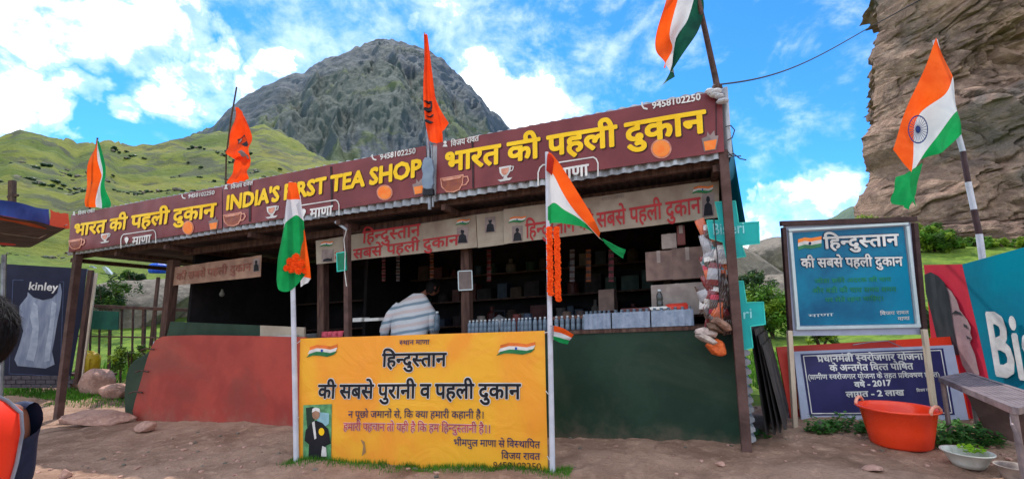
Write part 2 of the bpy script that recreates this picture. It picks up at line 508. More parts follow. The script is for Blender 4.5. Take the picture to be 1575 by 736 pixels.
# ------------------------------------------------------------------ terrain
ux_, uy_ = UH[0], UH[1]
_rt = [(-700, 230, 260, 0), (-300, 215, 260, 0), (0, 204, 260, 0), (30, 198, 255, 0), (60, 203, 255, 0), (90, 208, 255, 0), (120, 217, 280, 0), (150, 212, 260, 0), (165, 207, 250, 0), (190, 216, 270, 0),
       (230, 216, 270, 0), (260, 212, 270, 0), (300, 207, 280, 0), (350, 204, 280, 0), (380, 198, 275, 0), (405, 193, 275, 0), (430, 199, 270, 0), (455, 214, 260, 0), (490, 230, 240, 0), (540, 252, 220, 0), (600, 300, 180, 0),
       (700, 340, 150, 0), (900, 390, 90, 0), (1150, 428, 55, 0), (1240, 420, 48, 0), (1320, 390, 42, 0), (1400, 375, 34, 0), (1575, 375, 32, 0), (2200, 380, 30, 0)]
_raz, _rel, _rR = [], [], []
for px, py, rr, _ in _rt:
    d = ray(px, py)
    _raz.append(math.atan2(d[0], d[1])); _rel.append(d[2] / math.hypot(d[0], d[1])); _rR.append(rr)
def hz(x, y, detail=True):
    x = np.asarray(x, float); y = np.asarray(y, float)
    r = np.hypot(x, y); az = np.arctan2(x, y)
    u = (x - O[0]) * ux_ + (y - O[1]) * uy_
    v = (x - O[0]) * VH[0] + (y - O[1]) * VH[1]
    base = SL * np.clip(u, -1.0, 12)
    base = base - .32 * sstep(y, 3.3, 1.4)
    te = np.interp(az, _raz, _rel); R_ = np.interp(az, _raz, _rR)
    # behind the camera the land stays low
    back = sstep(np.abs(az), 1.2, 1.75)
    te = te * (1 - back) + .02 * back
    s_ = np.clip((r - 11.0) / (R_ - 11.0), 0, 1)
    zr = EYE + R_ * te
    far = (zr - base) * s_ ** 1.28
    over = np.clip(r - R_, 0, None)
    z = base + far - over * .32 + over * back * .32
    if detail:
        g = np.clip(1 - r / 9.0, 0, 1)
        z = z + (.030 * fbm(x * 1.3, y * 1.3, 0, 5, 3) + .014 * fbm(x * 6, y * 6, 0, 4, 4)) * sstep(r, .5, 3)
        amp = np.clip((r - 10) / 60, 0, 1)
        z = z + amp * (s_ * (1.15 - s_)) * 9.0 * fbm(x / 34, y / 34, 0, 5, 21) + amp * .5 * fbm(x / 5, y / 5, 0, 4, 31)
        # spurs and shallow gullies
        z = z + amp * s_ * 1.6 * fbm(x / 9, y / 9, 0, 4, 41)
        z = z - amp * s_ * (1 - s_ * .8) * 9.0 * np.clip(ridged(x / 60, y / 90, 0, 3, 51), 0, 2)
        # low bank in the near left ground
        b = np.exp(-((y - 3.62 - .12 * np.sin(x * 1.7)) / .28) ** 2) * sstep(x, -1.2, -1.9)
        z = z - b * (.07 + .05 * fbm(x * 4, y * 4, 0, 4, 77))
    return z
def gz(x, y):
    return float(hz(np.array([x]), np.array([y]))[0])
def gpix(px, py):
    """point of the ground seen at a pixel"""
    r = ray(px, py)
    z = 0.0
    for _ in range(12):
        P = CAM + r * ((z - EYE) / r[2])
        z = .5 * z + .5 * gz(P[0], P[1])
    return P

def attr_mat():
    m = bpy.data.materials.new('earth and grass'); m.use_nodes = True
    t = m.node_tree; b = t.nodes['Principled BSDF']
    co = N(t, 'ShaderNodeTexCoord').outputs['Object']
    at_ = N(t, 'ShaderNodeAttribute', attribute_name='grass')
    n1 = NOISE(t, co, 1.1, 8, .65, .4); n2 = NOISE(t, co, 7, 8, .7, .2); n3 = NOISE(t, co, 38, 5, .7)
    dirt = MIX(t, MR(t, n1.outputs[0], .35, .65), lin((170, 138, 120)), lin((138, 108, 92)))
    dirt = MIX(t, MR(t, n2.outputs[0], .48, .7, 0.0, .8), dirt, lin((186, 152, 132)))
    dirt = MIX(t, MR(t, n3.outputs[0], .55, .7, 0.0, .6), dirt, lin((104, 78, 66)))
    dirt = MIX(t, MR(t, NOISE(t, co, .7, 6, .7, 1.0).outputs[0], .55, .68, 0.0, .6), dirt, lin((98, 72, 60)))
    dirt = MIX(t, MR(t, n3.outputs[0], .70, .76, 0.0, .8), dirt, lin((196, 176, 164)))
    sy = N(t, 'ShaderNodeSeparateXYZ'); t.links.new(co, sy.inputs[0])
    g1 = NOISE(t, co, .035, 8, .62, .6); g2 = NOISE(t, co, .4, 8, .65, .3); g3 = NOISE(t, co, .014, 5, .6, .8)
    gr = MIX(t, MR(t, g1.outputs[0], .4, .6), lin((112, 116, 46)), lin((82, 96, 42)))
    gr = MIX(t, MR(t, g2.outputs[0], .45, .7, 0.0, .6), gr, lin((66, 84, 36)))
    gr = MIX(t, MR(t, g3.outputs[0], .48, .62, 0.0, .55), gr, lin((120, 112, 58)))
    gr = MIX(t, MR(t, NOISE(t, co, .05, 9, .72, .8).outputs[0], .50, .60, 0.0, .9), gr, lin((70, 74, 60)))
    near = NOISE(t, co, 2.5, 6, .6)
    grn = MIX(t, MR(t, near.outputs[0], .4, .65), lin((104, 126, 46)), lin((70, 94, 36)))
    far_ = MR(t, sy.outputs[1], 14, 40)
    gr = MIX(t, far_, grn, gr)
    msk = M(t, 'ADD', at_.outputs['Fac'], M(t, 'MULTIPLY', M(t, 'SUBTRACT', n2.outputs[0], .5), 1.2))
    # the attribute is 0..1; keep pure ends pure
    msk = MR(t, msk, .42, .58)
    c = MIX(t, msk, dirt, gr)
    t.links.new(c, b.inputs['Base Color']); b.inputs['Roughness'].default_value = .95; b.inputs['Specular IOR Level'].default_value = .15
    hb = M(t, 'ADD', M(t, 'MULTIPLY', n2.outputs[0], 1.0), M(t, 'MULTIPLY', n3.outputs[0], .35))
    bp = N(t, 'ShaderNodeBump'); bp.inputs['Strength'].default_value = .9; bp.inputs['Distance'].default_value = .05
    t.links.new(hb, bp.inputs['Height'])
    bp2 = N(t, 'ShaderNodeBump'); bp2.inputs['Strength'].default_value = .8; bp2.inputs['Distance'].default_value = 1.2
    t.links.new(M(t, 'MULTIPLY', M(t, 'ADD', g2.outputs[0], M(t, 'MULTIPLY', g1.outputs[0], 3.0)), far_), bp2.inputs['Height']); t.links.new(bp.outputs[0], bp2.inputs['Normal'])
    t.links.new(bp2.outputs[0], b.inputs['Normal'])
    return m
EARTH = attr_mat()
def grass_mask(x, y):
    r = np.hypot(x, y)
    u = (x - O[0]) * ux_ + (y - O[1]) * uy_
    v = (x - O[0]) * VH[0] + (y - O[1]) * VH[1]
    g = sstep(v, 2.6, 3.6) * .8
    g = np.maximum(g, sstep(r, 13, 16) * .9 + .1 * (r > 20))
    right = (u < -.3)
    g = np.where(right, np.maximum(g, sstep(v, 1.7, 2.7) * .95), g)
    g = g + .3 * fbm(x * .9, y * .9, 0, 3, 91) * (g > .02)
    return np.where(r > 24, 1.6, np.clip(g, -.3, 1.2) - .0)
az_f = np.radians(np.concatenate([np.arange(-180, -66, 6), np.arange(-66, 66, .26), np.arange(66, 181, 6)]))
az_f[-1] = PI
rs_ = np.concatenate([[0.02], np.geomspace(.6, 2.8, 12), np.linspace(2.9, 9, 150), np.geomspace(9.06, 700, 210)])
def heightfield(r_lo, r_hi, name):
    rr = rs_[(rs_ >= r_lo - 1e-6) & (rs_ <= r_hi + 1e-6)]
    A, B = np.meshgrid(az_f, rr)
    X = B * np.sin(A); Y = B * np.cos(A)
    Z = hz(X, Y)
    nv, nu = X.shape
    verts = np.stack([X, Y, Z], -1).reshape(-1, 3)
    idx = np.arange(nv * nu).reshape(nv, nu)
    f = np.stack([idx[:-1, :-1], idx[1:, :-1], idx[1:, 1:], idx[:-1, 1:]], -1).reshape(-1, 4)
    me = bpy.data.meshes.new(name)
    me.vertices.add(len(verts)); me.vertices.foreach_set('co', verts.ravel())
    me.loops.add(f.size); me.loops.foreach_set('vertex_index', f.ravel().astype(np.int32))
    me.polygons.add(len(f)); me.polygons.foreach_set('loop_start', np.arange(0, f.size, 4, dtype=np.int32))
    me.polygons.foreach_set('loop_total', np.full(len(f), 4, np.int32))
    me.polygons.foreach_set('use_smooth', np.ones(len(f), bool))
    me.update(calc_edges=True)
    a = me.attributes.new('grass', 'FLOAT', 'POINT')
    a.data.foreach_set('value', grass_mask(verts[:, 0], verts[:, 1]).astype(np.float32))
    me.materials.append(EARTH)
    o = bpy.data.objects.new(name, me); COL.objects.link(o)
    tag(o, kind='structure')
    return o
rb = rs_[np.argmin(np.abs(rs_ - 18))]
ground = heightfield(0, rb, 'ground')
hill = heightfield(rb, 800, 'grass_hill')

def gridmesh(name, X, Y, Z, m, smooth=True):
    nv, nu = X.shape
    verts = np.stack([X, Y, Z], -1).reshape(-1, 3)
    idx = np.arange(nv * nu).reshape(nv, nu)
    f = np.stack([idx[:-1, :-1], idx[:-1, 1:], idx[1:, 1:], idx[1:, :-1]], -1).reshape(-1, 4)
    me = bpy.data.meshes.new(name)
    me.vertices.add(len(verts)); me.vertices.foreach_set('co', verts.ravel())
    me.loops.add(f.size); me.loops.foreach_set('vertex_index', f.ravel().astype(np.int32))
    me.polygons.add(len(f)); me.polygons.foreach_set('loop_start', np.arange(0, f.size, 4, dtype=np.int32))
    me.polygons.foreach_set('loop_total', np.full(len(f), 4, np.int32))
    me.polygons.foreach_set('use_smooth', np.full(len(f), smooth))
    me.update(calc_edges=True)
    me.materials.append(m)
    o = bpy.data.objects.new(name, me); COL.objects.link(o)
    return o
def mountain(name, table, R_, r0, m, amp, seed, zb=0.0, ncol=560, nrow=220):
    az_, el_ = [], []
    for px, py in table:
        d = ray(px, py); az_.append(math.atan2(d[0], d[1])); el_.append(d[2] / math.hypot(d[0], d[1]))
    A = np.linspace(az_[0], az_[-1], ncol)
    s = np.concatenate([np.linspace(0, 1, nrow), np.linspace(1.02, 1.6, 24)])
    AA, SS = np.meshgrid(A, s)
    te = np.interp(AA, az_, el_)
    rr = r0 + (R_ - r0) * SS
    zr = EYE + R_ * te
    sc = np.clip(SS, 0, 1)
    Z = zb + (zr - zb) * sc ** .95 - np.clip(SS - 1, 0, None) * (zr - zb) * 1.1
    X = rr * np.sin(AA); Y = rr * np.cos(AA)
    rg = ridged(AA * 17 + .5 * fbm(AA * 9, SS * 5, 0, 3, 3), SS * 3.2 + AA * 5, 0, 7, seed) - .8
    fb = fbm(X / (R_ * .05), Y / (R_ * .05), Z / (R_ * .05), 6, seed + 9)
    cv, ce = None, None
    w = np.clip(sc * 2.5, 0, 1) * (.25 + .75 * np.clip((1 - sc) * 4, 0, 1))
    Z = Z + amp * w * (rg * .8) + amp * .17 * fb * np.clip(sc * 3, 0, 1) + amp * .09 * ridged(X / (R_ * .022), Y / (R_ * .03), Z / (R_ * .02), 4, seed + 3) * np.clip(sc * 3, 0, 1)
    return gridmesh(name, X, Y, Z, m)
_t = MOUNTM.node_tree; _b = _t.nodes['Principled BSDF']
_c = _b.inputs['Base Color'].links[0].from_socket
_co = N(_t, 'ShaderNodeTexCoord').outputs['Object']; _sp = N(_t, 'ShaderNodeSeparateXYZ'); _t.links.new(_co, _sp.inputs[0])
_n = NOISE(_t, _co, .012, 8, .65, .5)
_g = M(_t, 'ADD', MR(_t, _sp.outputs[2], 60, 330, .62, .0, 'LINEAR'), M(_t, 'MULTIPLY', M(_t, 'SUBTRACT', _n.outputs[0], .5), 2.6))
_t.links.new(MIX(_t, MR(_t, _g, .35, .6, 0, .8), _c, lin((78, 90, 54))), _b.inputs['Base Color'])
mt = mountain('rocky_mountain', [(120, 330), (200, 275), (250, 238), (300, 206), (330, 190), (360, 163), (400, 139), (430, 121), (455, 108), (468, 109), (482, 97), (500, 86), (540, 76), (562, 68), (582, 60), (605, 63),
      (622, 66), (650, 76), (680, 95), (700, 111), (720, 130), (740, 150), (780, 196), (850, 275), (950, 355), (1060, 425)], 720, 230, MOUNTM, 17, 5)
tag(mt, kind='structure')
BLUEM = rockmat('far mountain green', [(88, 104, 80), (74, 92, 84), (100, 110, 90)], .01, .8, .03, None, 6)
fm = mountain('distant_mountain', [(1140, 420), (1200, 380), (1250, 348), (1285, 333), (1310, 320), (1335, 312), (1400, 330), (1500, 350), (1600, 420)], 560, 200, BLUEM, 8, 15, ncol=140, nrow=60)
tag(fm, kind='structure')
# the cliff on the right: its own silhouette at its own distance, with a flank going back
cl_px = [(1345, -160), (1346, -60), (1345, 0), (1347, 60), (1341, 110), (1345, 150), (1344, 190), (1330, 212), (1329, 240), (1342, 262), (1338, 285), (1326, 305), (1322, 330), (1326, 372), (1326, 450), (1328, 520)]
YC = 30.0
pts = [at(px, py, YC) for px, py in cl_px]
zz_ = np.array([p[2] for p in pts])[::-1]; xx_ = np.array([p[0] for p in pts])[::-1]
nt, ns = 420, 470
tz_ = np.linspace(-1.5, 33, nt)
ss_ = np.concatenate([np.linspace(-1, 0, 60)[:-1], np.linspace(0, 1, ns) ** 1.0])
SSc, TZ = np.meshgrid(ss_, tz_)
xl = np.interp(TZ, zz_, xx_)
Yc = np.where(SSc < 0, YC + 18 * np.abs(SSc), YC - 5 * SSc - 8 * (1 - np.exp(-4.5 * np.abs(SSc))) + .2 * (TZ - 8) * np.clip(SSc * 4, 0, 1))
Xc = np.where(SSc < 0, xl * Yc / YC + 7 * SSc ** 2, xl + np.abs(SSc) ** 1.45 * 36 + .9 * np.clip(1 - SSc * 20, 0, 1) * 0)
def cells(a, b, seed, jag=1.0):
    """jointed blocks: every cell gets its own depth and its own slant"""
    ia, ib = np.floor(a), np.floor(b)
    best = np.full(a.shape, 9.0); out = np.zeros(a.shape); sec = np.full(a.shape, 9.0)
    for da in (-1, 0, 1):
        for db in (-1, 0, 1):
            ca, cb = ia + da, ib + db
            pa = ca + .5 + .9 * (_h(ca, cb, ca * 0, seed) - .5); pb = cb + .5 + .9 * (_h(ca, cb, ca * 0, seed + 1) - .5)
            d = np.hypot(a - pa, b - pb)
            val = (_h(ca, cb, ca * 0, seed + 2) - .5) + jag * ((a - pa) * (_h(ca, cb, ca * 0, seed + 3) - .5) + (b - pb) * (_h(ca, cb, ca * 0, seed + 4) - .5)) * 1.6
            m_ = d < best
            sec = np.where(m_, best, np.minimum(sec, d)); out = np.where(m_, val, out); best = np.where(m_, d, best)
    return out, sec - best
tilt = TZ * 1.0 - Xc * .45
al = Xc * .9 + TZ * .5
w1 = .5 * fbm(Xc * .3, TZ * .3, 0, 4, 60); w2 = .5 * fbm(Xc * .3, TZ * .3, 0, 4, 160)
c1v, e1 = cells(al / 4.6 + w1, tilt / 4.4 + w2, 61)
c2v, e2 = cells(al / 1.9 + w1 * 1.5, tilt / 1.5 + w2 * 1.5, 71)
c3v, e3 = cells(al / .7 + w1 * 2, tilt / .5 + w2 * 2, 81)
fine = fbm(Xc * 1.4, tilt * 2.4, Yc * .4, 5, 65)
big = fbm(Xc * .10, TZ * .12, 0, 3, 67)
edge = np.clip(np.abs(SSc) * 16, .35, 1)
disp = (2.2 * big + 1.9 * c1v + .95 * c2v + .38 * c3v + .12 * fine - .5 * np.clip(.10 - e1, 0, .1) / .1 - .28 * np.clip(.12 - e2, 0, .12) / .12) * edge
Yc = Yc - disp * .8
Xc = Xc + np.where(SSc < .02, .14, .10) * (c2v + .6 * c3v) * 1.3
cliff = gridmesh('rock_cliff', Xc, Yc, TZ, CLIFFM, False)
tag(cliff, kind='structure')

# ------------------------------------------------------------------ Devanagari lettering
_gc = {}
def _raw(s, off):
    c = bpy.data.curves.new('t', 'FONT'); c.body = s; c.size = 1; c.resolution_u = 2; c.offset = off
    o = bpy.data.objects.new('t', c); COL.objects.link(o)
    bpy.context.view_layer.update()
    m = o.to_mesh()
    v = [(p.co.x, p.co.y) for p in m.vertices]; f = [tuple(p.vertices) for p in m.polygons]
    o.to_mesh_clear(); bpy.data.objects.remove(o); bpy.data.curves.remove(c)
    return v, f
def glyph(ch, off=0.0):
    off = 0.0
    k = (ch, off)
    if k not in _gc:
        v, f = _raw(ch, off)
        if ch == ' ': adv = .26
        else:
            a, _ = _raw('I' + ch + 'IIIIII', 0); b, _ = _raw('IIIIIII', 0)
            adv = max(p[0] for p in a) - max(p[0] for p in b)
        _gc[k] = (v, f, adv)
    return _gc[k]
def clipx(v, f, cx):
    nv, nf = [], []
    for poly in f:
        P = [v[i] for i in poly]; out = []
        for i in range(len(P)):
            a, b = P[i], P[(i + 1) % len(P)]
            if a[0] <= cx: out.append(a)
            if (a[0] <= cx) != (b[0] <= cx):
                t = (cx - a[0]) / (b[0] - a[0]); out.append((cx, a[1] + t * (b[1] - a[1])))
        if len(out) >= 3:
            k = len(nv); nv += out; nf.append(tuple(range(k, k + len(out))))
    return nv, nf
for _ch in sorted(set("भारतकीपहलीदुकानमाणाविजयरावत9458102250हिन्दुस्तानस्थानसबसेपुरानीवनपूछोजमानोंकिक्याहमारीकहानीहै।,पहचानतोयहीभीमपुलविस्थापितजोड़ासवेरेअदरककीचायऔरबड़ीसमयपरलेतेरहनाचाहिए।प्रधानमंत्रीस्वरोजगारयोजनाकेअन्तर्गतवित्तपोषित(ग्रामीणतहतप्रशिक्षणप्राप्त)वर्षलागत2017-लाखINDIA'SFIRSTTEASHOPkinleyBisleri्")):
    glyph(_ch)
CONS = set('कखगघङचछजझञटठडढणतथदधनपफबभमयरलवशषसहड़')
def shape_text(s, off):
    """cluster by cluster: half forms, rakar, reph and the short i that is written first"""
    items = []; i = 0
    while i < len(s):
        ch = s[i]
        if ch in CONS:
            start = len(items); reph = False
            while True:
                ch = s[i]
                if i + 2 < len(s) and s[i + 1] == '्' and s[i + 2] in CONS:
                    if ch == 'र':
                        reph = True; i += 2; continue
                    if s[i + 2] == 'र':
                        items.append(('rak', ch)); i += 3; break
                    items.append(('half', ch)); i += 2; continue
                items.append(('g', ch)); i += 1; break
            while i < len(s) and s[i] in 'ािीुूेैोौंँः़':
                if s[i] == 'ि': items.insert(start, ('g', 'ि'))
                elif s[i] == '़': pass
                else: items.append(('g', s[i]))
                i += 1
            if reph: items.append(('g', 'े'))
        else:
            items.append(('g', ch)); i += 1
    V, F, pen = [], [], 0.0
    dl = min(p[0] for p in glyph('ा')[0] if p[1] < .3) - .01
    dleft = glyph('ा')[2] - dl
    for kind, ch in items:
        v, f, adv = glyph(ch, off)
        if kind == 'half':
            cx = adv - dleft if ch != 'क' else adv - .2
            v, f = clipx(v, f, cx); adv = cx
        k = len(V); V += [(x + pen, y) for x, y in v]; F += [tuple(k + q for q in p) for p in f]
        if kind == 'rak':
            k = len(V); a = pen + adv
            V += [(a - .17, .30), (a - .17, .21), (a - .45, .03), (a - .49, .10)]; F.append((k, k + 1, k + 2, k + 3))
        pen += adv
    return V, F, pen
def text_on(pl, s, pL, pR, hp, parent, m, off=.004, bold=.0, name='lettering', dx=0.0, dy=0.0, lat=False):
    """lay text on a plane: baseline between two seen points, letter height hp pixels at its left end"""
    V, F, w = shape_text(s, bold)
    a = pl.px(*pL); b = pl.px(*pR); c = pl.px(pL[0], pL[1] - hp)
    H_ = (c[1] - a[1]) / (.686 if lat else .622)
    mb = MB()
    # bold weight: the outline laid down several times round a small circle, each pass a hair higher
    nc = 0 if bold < .005 else (4 if bold < .018 else 8)
    offs = [(0, 0)] + [(bold * math.cos(2 * PI * k / nc + .4), bold * math.sin(2 * PI * k / nc + .4)) for k in range(nc)]
    for k, (ox, oy) in enumerate(offs):
        vs = []
        for x, y in V:
            q = (x + ox) / w
            vs.append(pl.pt(a[0] + (b[0] - a[0]) * q + dx, a[1] + (b[1] - a[1]) * q + (y + oy) * H_ + dy, off + k * .00022))
        mb.add(vs, F)
    o = mb.build(name, m, parent); o['kind'] = 'stuff'
    return o
def poly_on(pl, pts, parent, m, off=.004, name='print', mb=None):
    q = mb or MB()
    q.add([pl.at(x, y, off) for x, y in pts], [tuple(range(len(pts)))])
    return q if mb else q.build(name, m, parent)
def ell(cx, cy, rx, ry, n=20, a0=0, a1=360):
    return [(cx + rx * math.cos(R(a0 + (a1 - a0) * k / n)), cy + ry * math.sin(R(a0 + (a1 - a0) * k / n))) for k in range(n if a1 - a0 == 360 else n + 1)]
def ring_on(mb, pl, pts, w, off, closed=True):
    n = len(pts); P = [np.array(p, float) for p in pts]
    rng_ = range(n if closed else n - 1)
    for i in rng_:
        a, b = P[i], P[(i + 1) % n]
        d = b - a; L = np.linalg.norm(d)
        if L < 1e-6: continue
        d /= L; nn = np.array([-d[1], d[0]]) * w / 2; e = d * w * .3
        mb.add([pl.at(*(a - e + nn), off), pl.at(*(b + e + nn), off), pl.at(*(b + e - nn), off), pl.at(*(a - e - nn), off)], [(0, 1, 2, 3)])
def sheet(pl, corners, parent, m, name, nu=24, nv=10, off=0.0, thick=.004):
    """a vinyl or board sheet with thickness between four seen corners (tl, tr, br, bl)"""
    c = [np.array(pl.px(*p)) for p in corners]
    def fn(o_):
        def g(i, j):
            top = c[0] * (1 - i) + c[1] * i; bot = c[3] * (1 - i) + c[2] * i
            q = bot * (1 - j) + top * j
            return pl.pt(q[0], q[1], o_)
        return g
    mb = MB(); mb.grid(fn(off), nu, nv); mb.grid(fn(off - thick), nu, nv)
    n = (nu + 1) * (nv + 1)
    edge = [i for i in range(nu + 1)] + [(j + 1) * (nu + 1) - 1 for j in range(1, nv + 1)] + [nv * (nu + 1) + i for i in range(nu - 1, -1, -1)] + [j * (nu + 1) for j in range(nv - 1, 0, -1)]
    L = len(edge)
    for k in range(L):
        a, b = edge[k], edge[(k + 1) % L]
        mb.f.append((a, b, n + b, n + a)); mb.m.append(0)
    return mb.build(name, m, parent, smooth=False)

# ================================================================== THE TEA SHOP
shop = thing('tea_shop', S(5, .2, 0), 'long open tea shop under a corrugated tin canopy with red and green counter fronts', 'shop')
def sbox(name, m, a, b, parent=shop, bev=0):
    q = MB(S); q.box(a, b)
    o = q.build(name, m, parent)
    if bev: bevel(o, bev)
    return o
# canopy: corrugated sheets, seen from below; ribs run front to back
def corr(u0, u1, v0, v1, z0, z1, per=.09, am=.014):
    n = max(2, int((u1 - u0) / per * 6))
    def top(i, j):
        u = u0 + (u1 - u0) * i
        return (u, v0 + (v1 - v0) * j, z0 + (z1 - z0) * j + am * math.sin(2 * PI * u / per))
    def bot(i, j):
        p = top(i, j); return (p[0], p[1], p[2] - .004)
    q = MB(S); q.grid(top, n, 1); q.grid(bot, n, 1)
    k = 2 * (n + 1)
    for i in range(n):
        q.f.append((i, i + 1, k + i + 1, k + i)); q.m.append(0)
    return q
roofp = None
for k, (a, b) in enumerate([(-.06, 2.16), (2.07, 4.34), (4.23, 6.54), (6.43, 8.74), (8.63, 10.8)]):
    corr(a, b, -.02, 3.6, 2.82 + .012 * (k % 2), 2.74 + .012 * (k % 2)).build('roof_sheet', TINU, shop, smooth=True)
# fascia of upright corrugated tin that carries the name banners: its wavy foot and head show beyond them
for k, (a, b) in enumerate([(-.05, 3.33), (3.36, 6.98), (7.02, SP(107, 380, -.035)[0])]):
    n = int((b - a) / .09 * 6)
    q = MB(S)
    def f1(i, j, a=a, b=b):
        u = a + (b - a) * i
        return (u, -.035 + .020 * math.sin(2 * PI * u / .13), 2.756 + .735 * j + .004 * math.sin(u * 3))
    q.grid(f1, n, 1)
    q.grid(lambda i, j: (lambda p: (p[0], p[1] + .004, p[2]))(f1(i, j)), n, 1)
    q.build('fascia_sheet', TIN, shop, smooth=True)
# timber frame of the canopy
for v in (.10, 1.2, 2.3, 3.4):
    sbox('purlin', WOODD, (-.02, v, 2.72 - .024 * v), (10.72 if v < 1 else 9.0, v + .07, 2.79 - .024 * v))
for u in (.1, 1.6, 3.2, 4.8, 6.4, 8.2, 9.4, 10.6):
    q = MB(S); q.beam((u, .01, 2.68), (u, 3.55, 2.60), .06, .07); q.build('rafter', WOODD, shop)
# posts
def post(pa, pb, w, v, name='post', m=WOODP, top=None, d=None):
    ua, za = SP(pa[0], pa[1], v); ub, zb = SP(pb[0], pb[1], v)
    q = MB(S); q.beam((ua, v, za), (ub, v, zb), w, d or w, up=(0, 1, 0)); return bevel(q.build(name, m, shop), .006)
post((1112, 232), (1150, 712), .085, -.01, m=WOODP)
post((121, 384), (88, 655), .10, .0)
post((534, 345), (536, 620), .075, .12)
post((497, 360), (497, 620), .12, .60, m=WOODD)
post((717, 330), (720, 620), .12, .60, m=WOODD)
post((268, 400), (243, 640), .14, .42, m=WOODD)
sbox('post', WOODD, (10.3, 3.3, -.1), (10.4, 3.39, 2.63))
# light batten fixed under the eave
ua, za = SP(205, 366, -.02)
q = MB(S); q.beam((SP(106, 391, .03)[0], .03, SP(106, 391, .03)[1]), (SP(206, 372, .03)[0], .03, SP(206, 372, .03)[1]), .03, .045); q.build('batten', PALEW, shop)
q = MB(S); q.beam((SP(300, 362, .03)[0], .03, SP(300, 362, .03)[1]), (SP(447, 340, .03)[0], .03, SP(447, 340, .03)[1]), .03, .04); q.build('batten', PALEW, shop)
# counter fronts: sheet metal, with thickness, standing at v = .2
CF = shop_plane(.2)
def panel(name, m, px_poly, v=.2, th=.02, parent=shop):
    pl = shop_plane(v)
    q = MB(); q.prism([pl.at(x, y) for x, y in px_poly], VH * th)
    return q.build(name, m, parent)
red = panel('red_counter_front', REDSHEET, [(262, 516), (300, 515), (380, 516), (470, 518), (470, 674), (430, 670), (400, 669), (330, 664), (270, 660), (240, 656), (222, 652), (212, 648), (206, 641), (204, 632), (208, 614), (217, 584), (226, 552), (233, 532), (240, 522), (250, 517)], .16, .03)
tag(red, 'oxide red sheet metal with a rounded left end')
q = MB()
for (x, y) in ((230, 537), (221, 571), (212, 603)):
    q.tube([shop_plane(.15).at(x - 12, y + 1, .01), shop_plane(.15).at(x - 3, y - 2, .02), shop_plane(.15).at(x + 8, y, .012)], .012, 6)
q.build('hinge', STEEL, red)
gl = panel('green_counter_front', GREENSH, [(458, 519), (860, 514), (1078, 503), (1146, 498), (1148, 690), (1000, 692), (860, 693), (458, 676)], .22, .03)
tag(gl, 'dark green painted sheet metal')
# rolled green end beside the red sheet
gpl = shop_plane(.24)
q = MB(); q.prism([gpl.at(x, y) for x, y in [(246, 520), (232, 536), (222, 545), (206, 553), (198, 562), (193, 578), (190, 606), (191, 632), (194, 650), (210, 655), (250, 640)]], VH * .55 - UH * .12)
bevel(q.build('green_end_sheet', GREENSH, shop), .03, 4)
# counter tops and the slab above the red sheet
sbox('counter_top', WOODD, (.15, .2, 1.08), (5.6, .75, 1.12))
sbox('counter_top', TIN, (5.62, .18, 1.14), (8.5, .8, 1.2))
panel('kerb_board', GREENSH, [(262, 494), (400, 500), (400, 516), (256, 517)], .30, .03)
panel('kerb_board', OLDVINYL, [(400, 500), (468, 503), (468, 518), (400, 517)], .29, .03)
# walls inside
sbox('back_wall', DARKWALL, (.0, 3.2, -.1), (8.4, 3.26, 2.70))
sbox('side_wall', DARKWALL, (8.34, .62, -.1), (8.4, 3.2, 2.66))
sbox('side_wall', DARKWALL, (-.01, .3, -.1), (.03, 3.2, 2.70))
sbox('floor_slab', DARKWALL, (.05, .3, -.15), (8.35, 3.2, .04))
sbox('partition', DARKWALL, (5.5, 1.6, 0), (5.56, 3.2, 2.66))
# lintel beam over the opening, carries the inner banners
sbox('lintel', WOODD, (.05, .44, 2.60), (8.4, .52, 2.70))
for z in (.55, 1.15, 1.6, 2.05):
    sbox('shelf', WOODD, (.1, 2.75, z), (5.4, 3.19, z + .03))
for z in (1.2, 1.75):
    sbox('shelf', WOODD, (5.7, 2.75, z), (8.3, 3.19, z + .03))
# ribbed tin of the right hand side wall seen at its edge
q = MB(S)
nrib = 14
for k in range(nrib):
    z = .02 + k * .088
    q.add([(-.05, .12, z), (-.05, 1.9, z), (-.10, 1.9, z + .022), (-.10, .12, z + .022), (-.10, .12, z + .05), (-.10, 1.9, z + .05), (-.05, 1.9, z + .072), (-.05, .12, z + .072), (-.05, .12, z + .088), (-.05, 1.9, z + .088)],
          [(0, 1, 2, 3), (3, 2, 5, 4), (4, 5, 6, 7), (7, 6, 9, 8), (0, 3, 4, 7)])
q.build('ribbed_side_sheet', TIN, shop)
# blue tarpaulin hanging down the right side
q = MB(S)
q.grid(lambda i, j: (-.05 - .10 * (1 - j) ** 1.4 - .02 * math.sin(i * 9), .10 + 2.6 * i, 2.02 + 1.42 * j), 16, 10)
o = q.build('side_tarpaulin', TARPB, shop, smooth=True)
MATS.get('x')
o.data.materials[0] = mat('teal tarpaulin', (14, 116, 132), (10, 98, 120), .5, 2, trans=.1)

